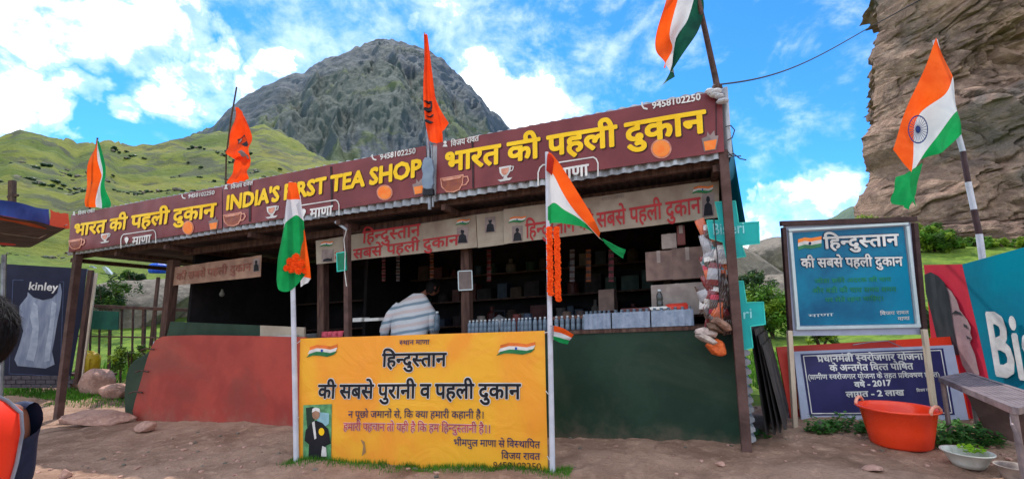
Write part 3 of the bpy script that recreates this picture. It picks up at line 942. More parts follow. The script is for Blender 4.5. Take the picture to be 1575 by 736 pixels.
# ------------------------------------------------------------------ name banners on the fascia
def wave(k, a=.008):
    return lambda s, t: a * math.sin(s * 5.1 + k) * math.sin(t * 4 + k * 2 + s) + a * .5 * math.sin(s * 17 + t * 3)
def top_banner(label, corners, words, hp, bold, lat, v_extra, seed, decor):
    pl = shop_plane(-.075, wave(seed, .006))
    P = pl.at(*corners[3])
    root = thing('sign_banner', P, label, 'banner', 'maroon name banners along the canopy')
    sheet(pl, corners, root, MAROON, 'cloth', 60, 10)
    for (txt, bl) in words:
        text_on(pl, txt, bl[0], bl[1], hp(bl[0][0]), root, MARSH, .004, bold, 'letter_shadow', dx=.012, dy=-.010, lat=lat)
        text_on(pl, txt, bl[0], bl[1], hp(bl[0][0]), root, YEL, .008, bold, 'lettering', lat=lat)
    decor(pl, root)
    return root
def cup(pl, root, cx, cy, w, h, tilt=-.17):
    f = lambda dx, dy: (cx + dx * w, cy + dy * h + dx * w * tilt)
    poly_on(pl, [f(-.5, -.35), f(.32, -.35), f(.3, .1), f(.18, .42), f(-.02, .5), f(-.28, .42), f(-.46, .1)], root, CUPP, .007, 'cup_print')
    q = MB()
    ring_on(q, pl, [f(-.5, -.35), f(.32, -.35), f(.3, .1), f(.18, .42), f(-.02, .5), f(-.28, .42), f(-.46, .1)], 1.6, .010)
    ring_on(q, pl, [f(.32, -.25), f(.48, -.22), f(.52, 0), f(.42, .2), f(.26, .22)], 1.8, .010, False)
    poly_on(pl, [f(-.46, -.30), f(.28, -.30), f(.2, -.18), f(-.38, -.18)], root, PINKP, .012, '', q)
    q.build('cup_outline', PINKP, root)
def saucer(pl, root, cx, cy, w, tilt=-.17):
    f = lambda dx, dy: (cx + dx * w, cy + dy * w + dx * w * tilt)
    q = MB()
    poly_on(pl, [f(-.45, -.5), f(.4, -.5), f(.36, -.1), f(.16, .2), f(-.2, .2), f(-.4, -.1)], root, PINKP, .008, '', q)
    poly_on(pl, [f(-.1, .2), f(.1, .2), f(.16, .38), f(-.16, .38)], root, PINKP, .008, '', q)
    poly_on(pl, [f(-.55, .36), f(.5, .36), f(.32, .52), f(-.34, .52)], root, PINKP, .0085, '', q)
    ring_on(q, pl, [f(.4, -.42), f(.56, -.38), f(.5, -.15), f(.38, -.1)], 1.4, .008, False)
    q.build('cup_and_saucer_print', WPRINT, root)
    poly_on(pl, [f(-.3, -.36), f(.26, -.36), f(.2, -.05), f(.05, .1), f(-.1, .1), f(-.26, -.05)], root, PINKP, .011, 'tea_print')
def orange_disc(pl, root, cx, cy, rx, ry):
    poly_on(pl, ell(cx, cy, rx, ry, 26), root, PINKP, .007, 'disc_rim_print')
    poly_on(pl, ell(cx, cy, rx * .84, ry * .84, 26), root, ORP, .011, 'disc_print')
def glass(pl, root, cx, cy, w, h):
    f = lambda dx, dy: (cx + dx * w, cy + dy * h - dx * w * .17)
    poly_on(pl, [f(-.5, -.2), f(-.2, -.25), f(-.15, -.5), f(0, -.28), f(.25, -.5), f(.3, -.22), f(.5, -.2), f(.36, .5), f(-.34, .5)], root, GREYP, .007, 'glass_print')
    poly_on(pl, [f(-.38, -.02), f(.4, -.02), f(.3, .46), f(-.28, .46)], root, ORP, .011, 'juice_print')
def place_tag(pl, root, x0, x1, y0, sc, hidden=0):
    """rounded outline with a map pin and the word for the village"""
    tl = -.155
    w = x1 - x0; h = 24 * sc
    def f(dx, dy): return (x0 + dx * w, y0 + dy * h + dx * w * tl)
    q = MB()
    ring_on(q, pl, [f(0, 1), f(0, .35), f(.03, .12), f(.08, 0), f(.92, 0), f(.97, .12), f(1, .35), f(1, 1)], 1.6 * sc, .009, False)
    px_, py_ = f(.17, .40)
    poly_on(pl, ell(px_, py_, 4 * sc, 4 * sc, 10), root, WPRINT, .009, '', q)
    poly_on(pl, [(px_ - 3.4 * sc, py_ + 2 * sc), (px_ + 3.4 * sc, py_ + 2 * sc), (px_, py_ + 9 * sc)], root, WPRINT, .0092, '', q)
    q.build('place_outline', WPRINT, root)
    text_on(pl, 'माणा', f(.32, .88), f(.84, .88), 13 * sc, root, WPRINT, .009, .03, 'place_lettering')
def small_top(pl, root, a, b, ph_a, ph_b, h1, h2, ic):
    text_on(pl, 'विजय रावत', a, b, h1, root, WPRINT, .009, .02, 'owner_lettering')
    text_on(pl, '9458102250', ph_a, ph_b, h2, root, WPRINT, .009, .03, 'phone_lettering', lat=True)
    q = MB()
    x, y = a[0] - 8 * ic, a[1]
    poly_on(pl, ell(x, y - 6 * ic, 2.4 * ic, 2.4 * ic, 8), root, WPRINT, .009, '', q)
    poly_on(pl, [(x - 3.6 * ic, y), (x - 2 * ic, y - 3.4 * ic), (x + 2 * ic, y - 3.4 * ic), (x + 3.6 * ic, y)], root, WPRINT, .0092, '', q)
    x, y = ph_a[0] - 10 * ic, ph_a[1] - 4 * ic
    ring_on(q, pl, [(x - 4 * ic, y - 5 * ic), (x - 4 * ic, y - 1 * ic), (x - 1.5 * ic, y + 3 * ic), (x + 3 * ic, y + 4 * ic)], 2.4 * ic, .009, False)
    q.build('icons', WPRINT, root)
def dec_left(pl, root):
    small_top(pl, root, (121, 331), (146, 326), (290, 305), (331, 299), 5, 6, .7)
    cup(pl, root, 119, 374, 24, 17)
    saucer(pl, root, 162, 366, 14)
    place_tag(pl, root, 187, 240, 361, .85)
    orange_disc(pl, root, 290, 350, 9, 11)
    glass(pl, root, 329, 343, 15, 20)
top_banner('leftmost maroon banner lettered in yellow Hindi, smallest of three in view', [(109, 330), (341, 287), (341, 351), (105, 388)],
           [('भारत की पहली दुकान', ((114, 363), (331, 333)))], lambda x: 17, .036, False, 0, 1, dec_left)
def dec_mid(pl, root):
    small_top(pl, root, (356, 291), (389, 284), (585, 246), (640, 236), 5.5, 8, .85)
    cup(pl, root, 361, 336, 33, 22)
    saucer(pl, root, 419, 326, 18)
    place_tag(pl, root, 456, 522, 317, 1.0)
    orange_disc(pl, root, 592, 296, 12, 12)
    glass(pl, root, 644, 287, 19, 24)
    # folds and seams of the vinyl
    for x, y0, y1 in ((384, 284, 340), (510, 257, 318)):
        q = MB(); ring_on(q, pl, [(x, y0), (x + 1, y1)], 3.2, .0055, False); q.build('seam', MARSH, root)
top_banner('middle maroon banner lettered INDIA\'S FIRST TEA SHOP in yellow', [(343, 286), (655, 224), (657, 300), (343, 350)],
           [("INDIA'S FIRST TEA SHOP", ((348, 323), (648, 270)))], lambda x: 21, .046, True, 0, 2.2, dec_mid)
def dec_right(pl, root):
    small_top(pl, root, (694, 226), (737, 217), (1003, 168), (1078, 154), 8, 10, 1.1)
    cup(pl, root, 699, 281, 42, 28)
    saucer(pl, root, 778, 267, 22)
    place_tag(pl, root, 828, 920, 255, 1.25)
    orange_disc(pl, root, 1017, 229, 16, 15)
    glass(pl, root, 1092, 217, 26, 30)
    for x, y0, y1 in ((727, 214, 288), (1101, 146, 228)):
        q = MB(); ring_on(q, pl, [(x, y0), (x + 1, y1)], 1.6 if x > 1000 else 3, .0055, False); q.build('seam', MARSH, root)
top_banner('rightmost maroon banner lettered in yellow Hindi, largest and nearest of the three', [(672, 220), (1110, 139), (1114, 233), (671, 298)],
           [('भारत की पहली दुकान', ((684, 264), (1085, 203)))], lambda x: 27, .036, False, 0, 4.1, dec_right)

# ------------------------------------------------------------------ inner cream banners
def figure_print(pl, root, x, y, w, h, off=.006):
    """small dark portrait print: a generic seated figure"""
    f = lambda dx, dy: (x + dx * w, y + dy * h)
    poly_on(pl, [f(0, 0), f(1, -.06), f(1, .94), f(0, 1)], root, GREYP, off, 'portrait_print')
    q = MB()
    poly_on(pl, ell(*f(.5, .24), w * .17, h * .15, 10), root, BLACKP, off + .003, '', q)
    poly_on(pl, [f(.12, .95), f(.2, .5), f(.38, .38), f(.62, .38), f(.82, .48), f(.92, .9)], root, BLACKP, off + .003, '', q)
    q.build('portrait_figure', BLACKP, root)
def flag_swoosh(pl, root, x, y, w, h, off=.006, tilt=-.1):
    f = lambda dx, dy: (x + dx * w, y + dy * h + dx * w * tilt)
    ws = [0, .25, .5, .75, 1]; up = [.12, -.05, .02, .16, .0]
    for k, m in enumerate((mat('swoosh orange', (236, 120, 50), None, .6), WPRINT, mat('swoosh green', (40, 120, 70), None, .6))):
        top = [f(a + .0 * k, up[i] + k * .3) for i, a in enumerate(ws)]
        bot = [f(a - .06 * k, up[i] + (k + 1) * .3 + .03) for i, a in enumerate(ws)]
        q = MB()
        for i in range(4):
            q.add([pl.at(*top[i], off + .0008 * k), pl.at(*top[i + 1], off + .0008 * k), pl.at(*bot[i + 1], off + .0008 * k), pl.at(*bot[i], off + .0008 * k)], [(0, 1, 2, 3)])
        q.build('flag_emblem_stripe', m, root)
    q = MB(); poly_on(pl, ell(*f(.45, .5), h * .11, h * .13, 10), root, NAVY, off + .004, '', q); q.build('wheel_emblem', mat('wheel blue', (30, 70, 170), None, .5), root)
ip = shop_plane(.40, wave(3, .01))
r1 = thing('inner_banner', ip.at(488, 405), 'cream banner with red Hindi lettering behind the post with the small green sign', 'banner', 'faded cream banners hung inside the canopy')
sheet(ip, [(486, 370), (732, 330), (734, 380), (487, 406)], r1, OLDVINYL, 'cloth', 30, 6)
text_on(ip, 'हिन्दुस्तान', (558, 374), (646, 362), 17, r1, REDP, .006, .02)
text_on(ip, 'की सबसे पहली दुकान', (515, 402), (706, 376), 14, r1, REDP, .006, .02)
figure_print(ip, r1, 495, 384, 18, 19); figure_print(ip, r1, 703, 350, 17, 25)
flag_swoosh(ip, r1, 494, 372, 18, 7); flag_swoosh(ip, r1, 703, 338, 20, 8)
ip2 = shop_plane(.385, wave(5, .01))
r2 = thing('inner_banner', ip2.at(786, 372), 'long cream banner with red Hindi lettering hung above the boxes at the right', 'banner', 'faded cream banners hung inside the canopy')
sheet(ip2, [(775, 322), (1106, 276), (1106, 334), (776, 375)], r2, OLDVINYL, 'cloth', 40, 6)
text_on(ip2, 'हिन्दुस्तान की सबसे पहली दुकान', (809, 366), (1078, 327), 21, r2, REDP, .006, .02)
text_on(ip2, 'स्थान माणा', (925, 309), (960, 304), 5, r2, GREYP, .006, .01)
figure_print(ip2, r2, 788, 348, 16, 24); figure_print(ip2, r2, 1080, 298, 18, 36)
flag_swoosh(ip2, r2, 785, 334, 24, 9); flag_swoosh(ip2, r2, 1067, 287, 30, 11)
ip3 = shop_plane(.41, wave(8, .01))
r3 = thing('inner_banner', ip3.at(736, 380), 'short cream banner piece with two dark portraits between the two lettered ones', 'banner', 'faded cream banners hung inside the canopy')
sheet(ip3, [(733, 330), (780, 323), (780, 375), (735, 381)], r3, OLDVINYL, 'cloth', 8, 6)
figure_print(ip3, r3, 746, 334, 16, 24)
ip4 = shop_plane(.40, wave(9, .012))
r4 = thing('inner_banner', ip4.at(266, 438), 'small pinkish brown banner with faded lettering above the red counter', 'banner', 'faded cream banners hung inside the canopy')
PINKV = mat('brownish pink vinyl', (168, 132, 112), (140, 106, 92), .6, 3, dirt=(120, 88, 80), dirt_amt=.5)
sheet(ip4, [(266, 411), (403, 392), (402, 425), (266, 439)], r4, PINKV, 'cloth', 20, 6)
text_on(ip4, 'की सबसे पहली दुकान', (272, 431), (385, 415), 10, r4, mat('faded red print', (150, 88, 76), None, .6), .006, .02)
figure_print(ip4, r4, 389, 398, 12, 20)

# ================================================================== GROUND-STANDING BANNER AND FLAGPOLES
A_ = gpix(458, 708); B_ = gpix(848, 724)
yd = (B_ - A_); L_ = np.linalg.norm(yd)
YP = Plane(A_, yd / L_, (0, 0, 1), lambda s, t: .012 * math.sin(s * 2.6 + t * 1.5) + .0015 * math.sin(s * 7 - t * 5))
yb = thing('standing_banner', YP.at(460, 708), 'bright yellow banner with black Hindi lettering strung between two white poles', 'banner')
def yellow_mat():
    m = bpy.data.materials.new('yellow orange banner print'); m.use_nodes = True
    t = m.node_tree; b = t.nodes['Principled BSDF']
    co = N(t, 'ShaderNodeTexCoord').outputs['Object']
    n = NOISE(t, co, .9, 3, .5, 1.4); n2 = NOISE(t, co, 3, 5, .6, .8)
    c = MIX(t, MR(t, n.outputs[0], .38, .62), lin((254, 168, 48)), lin((254, 190, 50)))
    c = MIX(t, MR(t, n2.outputs[0], .5, .75, 0, .5), c, lin((250, 158, 56)))
    t.links.new(c, b.inputs['Base Color']); b.inputs['Roughness'].default_value = .5
    wv = NOISE(t, co, 2.2, 4, .5, 1.2); bp = N(t, 'ShaderNodeBump'); bp.inputs['Strength'].default_value = .4; bp.inputs['Distance'].default_value = .05
    t.links.new(wv.outputs[0], bp.inputs['Height']); t.links.new(bp.outputs[0], b.inputs['Normal'])
    tr = N(t, 'ShaderNodeBsdfTranslucent'); t.links.new(c, tr.inputs[0])
    mx = N(t, 'ShaderNodeMixShader'); mx.inputs[0].default_value = .22
    t.links.new(b.outputs[0], mx.inputs[1]); t.links.new(tr.outputs[0], mx.inputs[2]); t.links.new(mx.outputs[0], t.nodes['Material Output'].inputs[0])
    return m
sheet(YP, [(463, 520), (838, 508), (843, 728), (459, 711)], yb, yellow_mat(), 'vinyl', 90, 40)
def outlined(pl, s, a, b, h, bold, root, dark=BLACKP, lightm=WPRINT, o0=.006):
    text_on(pl, s, a, b, h, root, lightm, o0, bold + .042, 'letter_outline')
    text_on(pl, s, a, b, h, root, dark, o0 + .005, bold, 'lettering')
for (tx, ty), (ux2, uy2) in (((464, 523), (453, 530)), ((461, 640), (455, 645)), ((838, 511), (847, 505)), ((842, 700), (849, 706)), ((840, 600), (848, 604))):
    q = MB(); q.tube([YP.at(tx, ty, .004), YP.at((tx + ux2) / 2, (ty + uy2) / 2 + 2, .02), YP.at(ux2, uy2, .03)], .004, 5); q.build('tie_cord', WPRINT, yb)
outlined(YP, 'हिन्दुस्तान', (588, 563), (686, 562), 19, .028, yb)
outlined(YP, 'की सबसे पुरानी व पहली दुकान', (491, 611), (801, 612), 20, .026, yb)
text_on(YP, 'स्थान माणा', (614, 530), (660, 529), 7, yb, NAVY, .008, .01)
text_on(YP, 'न पूछो जमानों से, कि क्या हमारी कहानी है।', (537, 641), (745, 643), 10, yb, NAVY, .008, .006)
RO = mat('rose print', (196, 60, 70), None, .5)
text_on(YP, 'हमारी पहचान तो यही है कि हम हिन्दुस्तानी है।।', (530, 660), (755, 665), 11, yb, WPRINT, .006, .04, 'letter_outline')
text_on(YP, 'हमारी पहचान तो यही है कि हम हिन्दुस्तानी है।।', (530, 660), (755, 665), 11, yb, RO, .009, .012)
text_on(YP, 'भीमपुल माणा से विस्थापित', (697, 685), (831, 688), 10, yb, NAVY, .008, .008)
text_on(YP, 'विजय रावत', (771, 705), (831, 706), 10, yb, NAVY, .008, .008)
text_on(YP, '9458102250', (758, 720), (833, 722), 11, yb, mat('brown print', (90, 60, 50), None, .5), .008, .004, lat=True)
flag_swoosh(YP, yb, 478, 531, 42, 17, .006, -.06)
flag_swoosh(YP, yb, 770, 528, 54, 17, .006, -.06)
# photograph printed on the banner: a person in dark robes before greenery (generic)
poly_on(YP, [(468, 622), (512, 620), (511, 705), (467, 704)], yb, mat('photo green print', (104, 160, 110), (70, 120, 80), .5, 14), .006, 'photo_print')
poly_on(YP, [(472, 626), (484, 624), (486, 650), (474, 656)], yb, mat('photo dark print', (36, 60, 50), None, .5), .0085, 'photo_foliage')
poly_on(YP, [(488, 632), (508, 634), (508, 650), (500, 656), (490, 650)], yb, mat('photo blue print', (150, 196, 210), None, .5), .0085, 'photo_sky')
q = MB()
poly_on(YP, [(470, 676), (472, 660), (480, 650), (488, 645), (498, 649), (507, 658), (511, 680), (503, 684), (503, 704), (476, 704), (477, 682)], yb, BLACKP, .011, '', q)
q.build('photo_robe', BLACKP, yb)
poly_on(YP, ell(488, 636, 6, 7.5, 14), yb, mat('photo skin print', (170, 128, 104), None, .5), .0125, 'photo_face')
poly_on(YP, [(482, 633), (483, 627), (488, 625), (494, 627), (495, 633), (488, 630)], yb, WPRINT, .0145, 'photo_headscarf')
q = MB()
poly_on(YP, [(482, 648), (486, 646), (489, 672), (486, 674)], yb, WPRINT, .0135, '', q)
poly_on(YP, [(498, 684), (504, 686), (505, 700), (496, 700)], yb, WPRINT, .0135, '', q)
q.build('photo_scarf', WPRINT, yb)
poly_on(YP, ell(497, 662, 4.5, 6, 10), yb, YEL, .0145, 'photo_garland')
poly_on(YP, [(556, 674), (562, 678), (564, 694), (558, 700), (560, 684)], yb, mat('scuff grey', (170, 130, 90), None, .8), .006, 'scuff')
# timber uprights behind the banner edges
# ------------------------------------------------------------------ flags
def cr(P, t):
    """Catmull-Rom through the points P"""
    n = len(P) - 1; x = min(max(t, 0), 1) * n; i = min(int(x), n - 1); f = x - i
    p0 = P[max(i - 1, 0)]; p1 = P[i]; p2 = P[i + 1]; p3 = P[min(i + 2, n)]
    return .5 * ((2 * p1) + (-p0 + p2) * f + (2 * p0 - 5 * p1 + 4 * p2 - p3) * f ** 2 + (-p0 + 3 * p1 - 3 * p2 + p3) * f ** 3)
def cloth_fn(rows, Y, ripple=.02, ph=0.0, depth=None):
    rr = [[at(x, y, Y) + np.array([0, (depth[j][i] if depth else 0), 0]) for i, (x, y) in enumerate(row)] for j, row in enumerate(rows)]
    def fn(u, v):
        C = [cr(r, u) for r in rr]
        k = min(int(v * (len(C) - 1)), len(C) - 2); f = v * (len(C) - 1) - k
        p = C[k] * (1 - f) + C[k + 1] * f
        return p + np.array([.3 * ripple * math.sin(u * 7 + ph), ripple * math.sin(u * 11 + v * 4 + ph) * (.25 + u) + ripple * .5 * math.sin(v * 13 + u * 5 + ph), 0])
    return fn
def flagcloth(rows, Y, root, mats, ripple=.02, ph=0.0, nu=30, depth=None, name='cloth'):
    fn = cloth_fn(rows, Y, ripple, ph, depth)
    ns_ = len(rows) - 1; per = 6
    q = MB(); q.grid(fn, nu, ns_ * per, mi=lambda u, v: min(int(v * ns_), ns_ - 1))
    o = q.build(name, mats, root, smooth=True)
    return fn, o
def pole(root, pts, r, m, name='pole', n=10):
    q = MB(); q.tube(pts, r, n); return q.build(name, m, root, smooth=False)
Yl, Yr = float(A_[1]), float(B_[1])
# left of the yellow banner
pl_b = gpix(456, 712); 
f6 = thing('flagpole_with_flag', (at(456, 716, Yl - .02)), 'white pole with drooping tricolour and marigolds left of the yellow banner', 'flag')
pole(f6, [at(456, 716, Yl - .03), at(453, 560, Yl - .03), at(450, 420, Yl - .03), at(447, 280, Yl - .03)], [.027, .026, .024, .02], POLEW)
rows = [[(443, 281), (445, 281), (452, 281), (457, 282)],
        [(441, 306), (446, 308), (453, 308), (460, 306)],
        [(436, 350), (444, 342), (454, 330), (464, 338)],
        [(430, 395), (441, 408), (452, 400), (464, 372)],
        [(428, 430), (436, 446), (447, 446), (466, 420)]]
dep = [[0, -.02, -.03, .0], [0, -.03, -.05, .02], [0, -.05, .03, .04], [-.03, -.08, .04, .06], [-.04, -.1, .02, .06]]
fn, o = flagcloth(rows, Yl - .08, f6, [SAFF, WHITEC, GREENC, GREENC], .008, .4, 20, dep)
rows = [[(457, 300), (462, 300)], [(460, 325), (466, 340)], [(462, 360), (473, 388)], [(460, 400), (476, 412)], [(462, 424), (478, 428)], [(462, 441), (474, 434)]]
flagcloth(rows, Yl - .02, f6, [WHITEC, SAFF, SAFF, SAFF, WHITEC], .006, 1.2, 8, None, 'cloth_fold')
mg = thing('marigold_bunch', at(453, 408, Yl - .13), 'bunch of orange marigolds tied on the left white pole', 'flowers')
def flower(mb, c, r, seed):
    rg = random.Random(seed)
    for lay, (rr, tl, n) in enumerate(((1, .1, 11), (.75, .45, 9), (.45, .9, 7))):
        for k in range(n):
            a = 2 * PI * (k + .4 * lay) / n + rg.random() * .3
            d = Vector((math.cos(a) * math.cos(tl), -math.sin(tl) - .1, math.sin(a) * math.cos(tl)))
            s_ = Vector((-math.sin(a), 0, math.cos(a))) * r * .28
            base = Vector([float(v) for v in c]) + d * r * .25; tip = Vector([float(v) for v in c]) + d * r * rr
            mid = base.lerp(tip, .6) + Vector((0, -.1 * r, 0))
            mb.add([base, mid + s_, tip, mid - s_], [(0, 1, 2), (0, 2, 3)])
for k, (x, y, r) in enumerate([(446, 402, .045), (456, 396, .05), (464, 404, .045), (449, 413, .05), (460, 415, .05), (440, 412, .038), (469, 416, .035), (455, 406, .05)]):
    q = MB(); c = at(x, y, Yl - .12 - .01 * (k % 3)); flower(q, c, r, k); q.lathe(c - np.array([0, -.01, r * .45]), [(.0, 0), (r * .6, r * .2), (r * .7, r * .5), (r * .5, r * .8), (.0, r * .9)], 8)
    q.build('flower', MARI, mg)
# right of the yellow banner
f7 = thing('flagpole_with_flag', at(850, 728, Yr - .02), 'white pole with a tricolour blowing rightwards at the right edge of the yellow banner', 'flag')
pole(f7, [at(850, 730, Yr - .03), at(847, 560, Yr - .03), at(844, 400, Yr - .03), at(841, 234, Yr - .03)], [.025, .024, .022, .017], POLEW)
rows = [[(841, 232), (850, 238), (868, 262), (890, 296), (908, 328), (922, 358)],
        [(840, 262), (850, 268), (864, 292), (882, 320), (902, 346), (921, 366)],
        [(842, 318), (852, 312), (868, 322), (888, 334), (908, 350), (928, 370)],
        [(842, 344), (856, 342), (876, 345), (898, 350), (916, 360), (932, 374)]]
fn, o = flagcloth(rows, Yr - .05, f7, [SAFF, WHITEC, GREENC], .015, 1.0, 30)
rows = [[(926, 366), (945, 376), (962, 384)], [(930, 374), (945, 388), (958, 397)]]
flagcloth(rows, Yr - .05, f7, [GREENC], .008, .3, 8, None, 'cloth_tail')
rows = [[(842, 236), (848, 238), (852, 246)], [(840, 262), (845, 266), (849, 270)]]
flagcloth(rows, Yr - .07, f7, [mat('red cord cloth', (190, 40, 20), None, .8, trans=.2)], .004, .3, 6, None, 'hoist_sleeve')
# marigold garland hanging beside it
gar = thing('marigold_garland', at(852, 355, Yr - .08), 'long orange marigold garland hanging down beside the right white pole', 'garland')
k = 0
for i in range(26):
    t = i / 25
    for side in (-1, 1):
        y = 352 + t * 108; x = 851 + side * 5.2 + (2 if t > .1 else 0) * t
        if side == -1 and t > .93: continue
        q = MB(); c = at(x + random.uniform(-.8, .8) + (0 if side > 0 else -1), y, Yr - .07 - random.uniform(0, .02))
        rad = .027
        for a in range(9):
            an = a * 2 * PI / 9 + i
            p = c + np.array([math.cos(an) * rad, -.012 - .01 * (a % 2), math.sin(an) * rad * .75])
            q.add([c + np.array([0, -.022, 0]), p + np.array([math.sin(an), 0, -math.cos(an)]) * rad * .34, p * 1.0 + (p - c) * .15, p - np.array([math.sin(an), 0, -math.cos(an)]) * rad * .34], [(0, 1, 2), (0, 2, 3)])
        q.lathe(c - np.array([0, 0, rad * .6]), [(.0, 0), (rad * .8, rad * .3), (rad * .85, rad * .8), (.0, rad * 1.2)], 7)
        q.build('blossom', MARI, gar)
# paper flag tied low on the same pole
pf = thing('paper_flag', at(850, 500, Yr - .06), 'small paper tricolour tied low on the right white pole above the banner corner', 'flag')
rows = [[(850, 500), (866, 504), (882, 514)], [(850, 509), (864, 512), (879, 519)], [(850, 516), (862, 519), (876, 523)], [(850, 521), (861, 526), (873, 529)]]
flagcloth(rows, Yr - .08, pf, [SAFF, WHITEC, GREENC], .006, .3, 8)
q = MB(); q.tube([at(847, 501, Yr - .06), at(851, 500, Yr - .08), at(851, 522, Yr - .08)], .004, 6); q.build('stick', GALV, pf)

# ------------------------------------------------------------------ flags on the roof
def sy(px, py, v):
    u, z = SP(px, py, v); return S(u, v, z)
Yf = sy(150, 330, .05)[1]
f1 = thing('flagpole_with_flag', sy(138, 327, .05), 'small tricolour hanging upright on the roof at the far left end', 'flag')
pole(f1, [at(137, 330, Yf), at(143, 270, Yf), at(150, 212, Yf)], .014, STEEL)
flagcloth([[(147, 215), (138, 245), (133, 285), (135, 319)], [(149, 215), (151, 250), (155, 285), (146, 318)], [(150, 216), (157, 255), (158, 285), (150, 319)], [(151, 217), (160, 258), (167, 295), (168, 319)]], Yf - .03, f1, [SAFF, WHITEC, GREENC], .04, .7)
Yf = sy(352, 283, .05)[1]
f2 = thing('flagpole_with_flag', sy(347, 286, .05), 'ragged orange flag with dark print on a thin cane above the left banner joint', 'flag')
pole(f2, [at(347, 290, Yf), at(348, 240, Yf), at(355, 185, Yf), at(364, 134, Yf)], .012, BARK)
rowsf2 = [[(361, 164), (358, 190), (352, 220), (350, 238)], [(366, 165), (366, 195), (364, 220), (360, 245)], [(372, 172), (378, 195), (377, 222), (372, 247)], [(376, 180), (385, 210), (386, 232), (383, 250)]]
fn2, _ = flagcloth(rowsf2, Yf - .04, f2, [ORANGEC] * 3, .04, .2)
flagcloth([[(360, 236), (360, 258), (350, 283)], [(372, 236), (370, 262), (364, 282)], [(383, 244), (383, 262), (380, 276)]], Yf - .02, f2, [ORANGEC] * 2, .03, .9, name='cloth_tail')
q = MB()
def fprint(q, fn, u, v, ru, rv, n=14, off=-.008, jag=.25, sd=1):
    rg = random.Random(sd); P = []
    for k in range(n):
        a = 2 * PI * k / n; j = 1 + rg.uniform(-jag, jag)
        P.append(fn(u + ru * math.cos(a) * j, v + rv * math.sin(a) * j) + np.array([0, off, 0]))
    q.add(P, [tuple(range(n))])
fprint(q, fn2, .60, .62, .10, .26, sd=3); q.build('print_mark', BLACKP, f2)
q = MB(); fprint(q, fn2, .62, .5, .05, .1, off=-.014, sd=4); fprint(q, fn2, .85, .75, .06, .18, off=-.014, sd=5); q.build('print_mark_pale', GREYP, f2)
Yf = sy(660, 220, .02)[1]
f3 = thing('flagpole_with_flag', sy(661, 330, .0), 'tall narrow orange pennant on a thin pole at the middle of the roof', 'flag')
pole(f3, [at(661, 322, Yf - .12), at(659, 230, Yf - .1), at(655, 130, Yf - .1), at(653, 50, Yf - .1)], [.022, .02, .014, .012], GALV)
pole(f3, [at(666, 318, Yf - .13), at(664, 224, Yf - .13)], .014, GALV, 'brace')
rowsf3 = [[(651, 52), (651, 100), (652, 150), (655, 190), (660, 218)], [(654, 52), (657, 100), (662, 150), (668, 195), (670, 220)], [(657, 54), (662, 100), (670, 145), (679, 190), (680, 221)]]
fn3, _ = flagcloth(rowsf3, Yf - .15, f3, [ORANGEC] * 2, .03, .5)
flagcloth([[(664, 140), (676, 165), (690, 190)], [(668, 160), (676, 185), (680, 202)]], Yf - .18, f3, [ORANGEC], .01, .5, name='cloth_fold')
q = MB()
for (u, v, a, b, sd) in ((.54, .35, .015, .3, 1), (.60, .3, .018, .35, 2), (.66, .38, .012, .28, 3), (.72, .3, .02, .3, 4), (.57, .55, .03, .08, 5)):
    fprint(q, fn3, u, v, a, b, 10, -.012, .4, sd)
q.build('print_mark', BLACKP, f3)
Yf = sy(1104, 135, .03)[1]
f4 = thing('flagpole_with_flag', sy(1104, 142, .03), 'large tricolour hanging from a slanting pole at the right end of the roof', 'flag')
pole(f4, [at(1106, 150, Yf), at(1100, 118, Yf), at(1078, 18, Yf - .1), at(1064, -46, Yf - .16)], [.034, .03, .026, .024], STEEL)
q = MB(); q.lathe(at(1103, 137, Yf) - np.array([0, 0, .03]), [(.05, 0), (.055, .03), (.05, .06), (.04, .075)], 10); q.build('binding', WOODD, f4)
flagcloth([[(1034, -44), (1024, 0), (1012, 50), (1012, 85), (1019, 108)], [(1048, -44), (1042, -5), (1036, 40), (1033, 75), (1021, 97)], [(1063, -44), (1066, -5), (1060, 30), (1036, 70), (1040, 112)], [(1066, -44), (1084, 4), (1074, 50), (1046, 90), (1014, 134)]], Yf - .15, f4, [SAFF, WHITEC, DGREENC], .05, .9)
# cloth scraps wrapped round the banner corner
sc_ = thing('cloth_scrap', sy(1104, 150, -.1), 'crumpled white rag tied at the top right corner of the canopy', 'rag')
q = MB()
for k in range(7):
    c = sy(1092 + k * 3.5, 140 + (k % 3) * 3 + max(0, k - 3) * 5, -.13)
    q.lathe(c, [(.0, -.03), (.035, -.015), (.045, .0), (.03, .02), (.0, .03)], 7, sx=1.2)
q.build('rag', WHITEC, sc_)
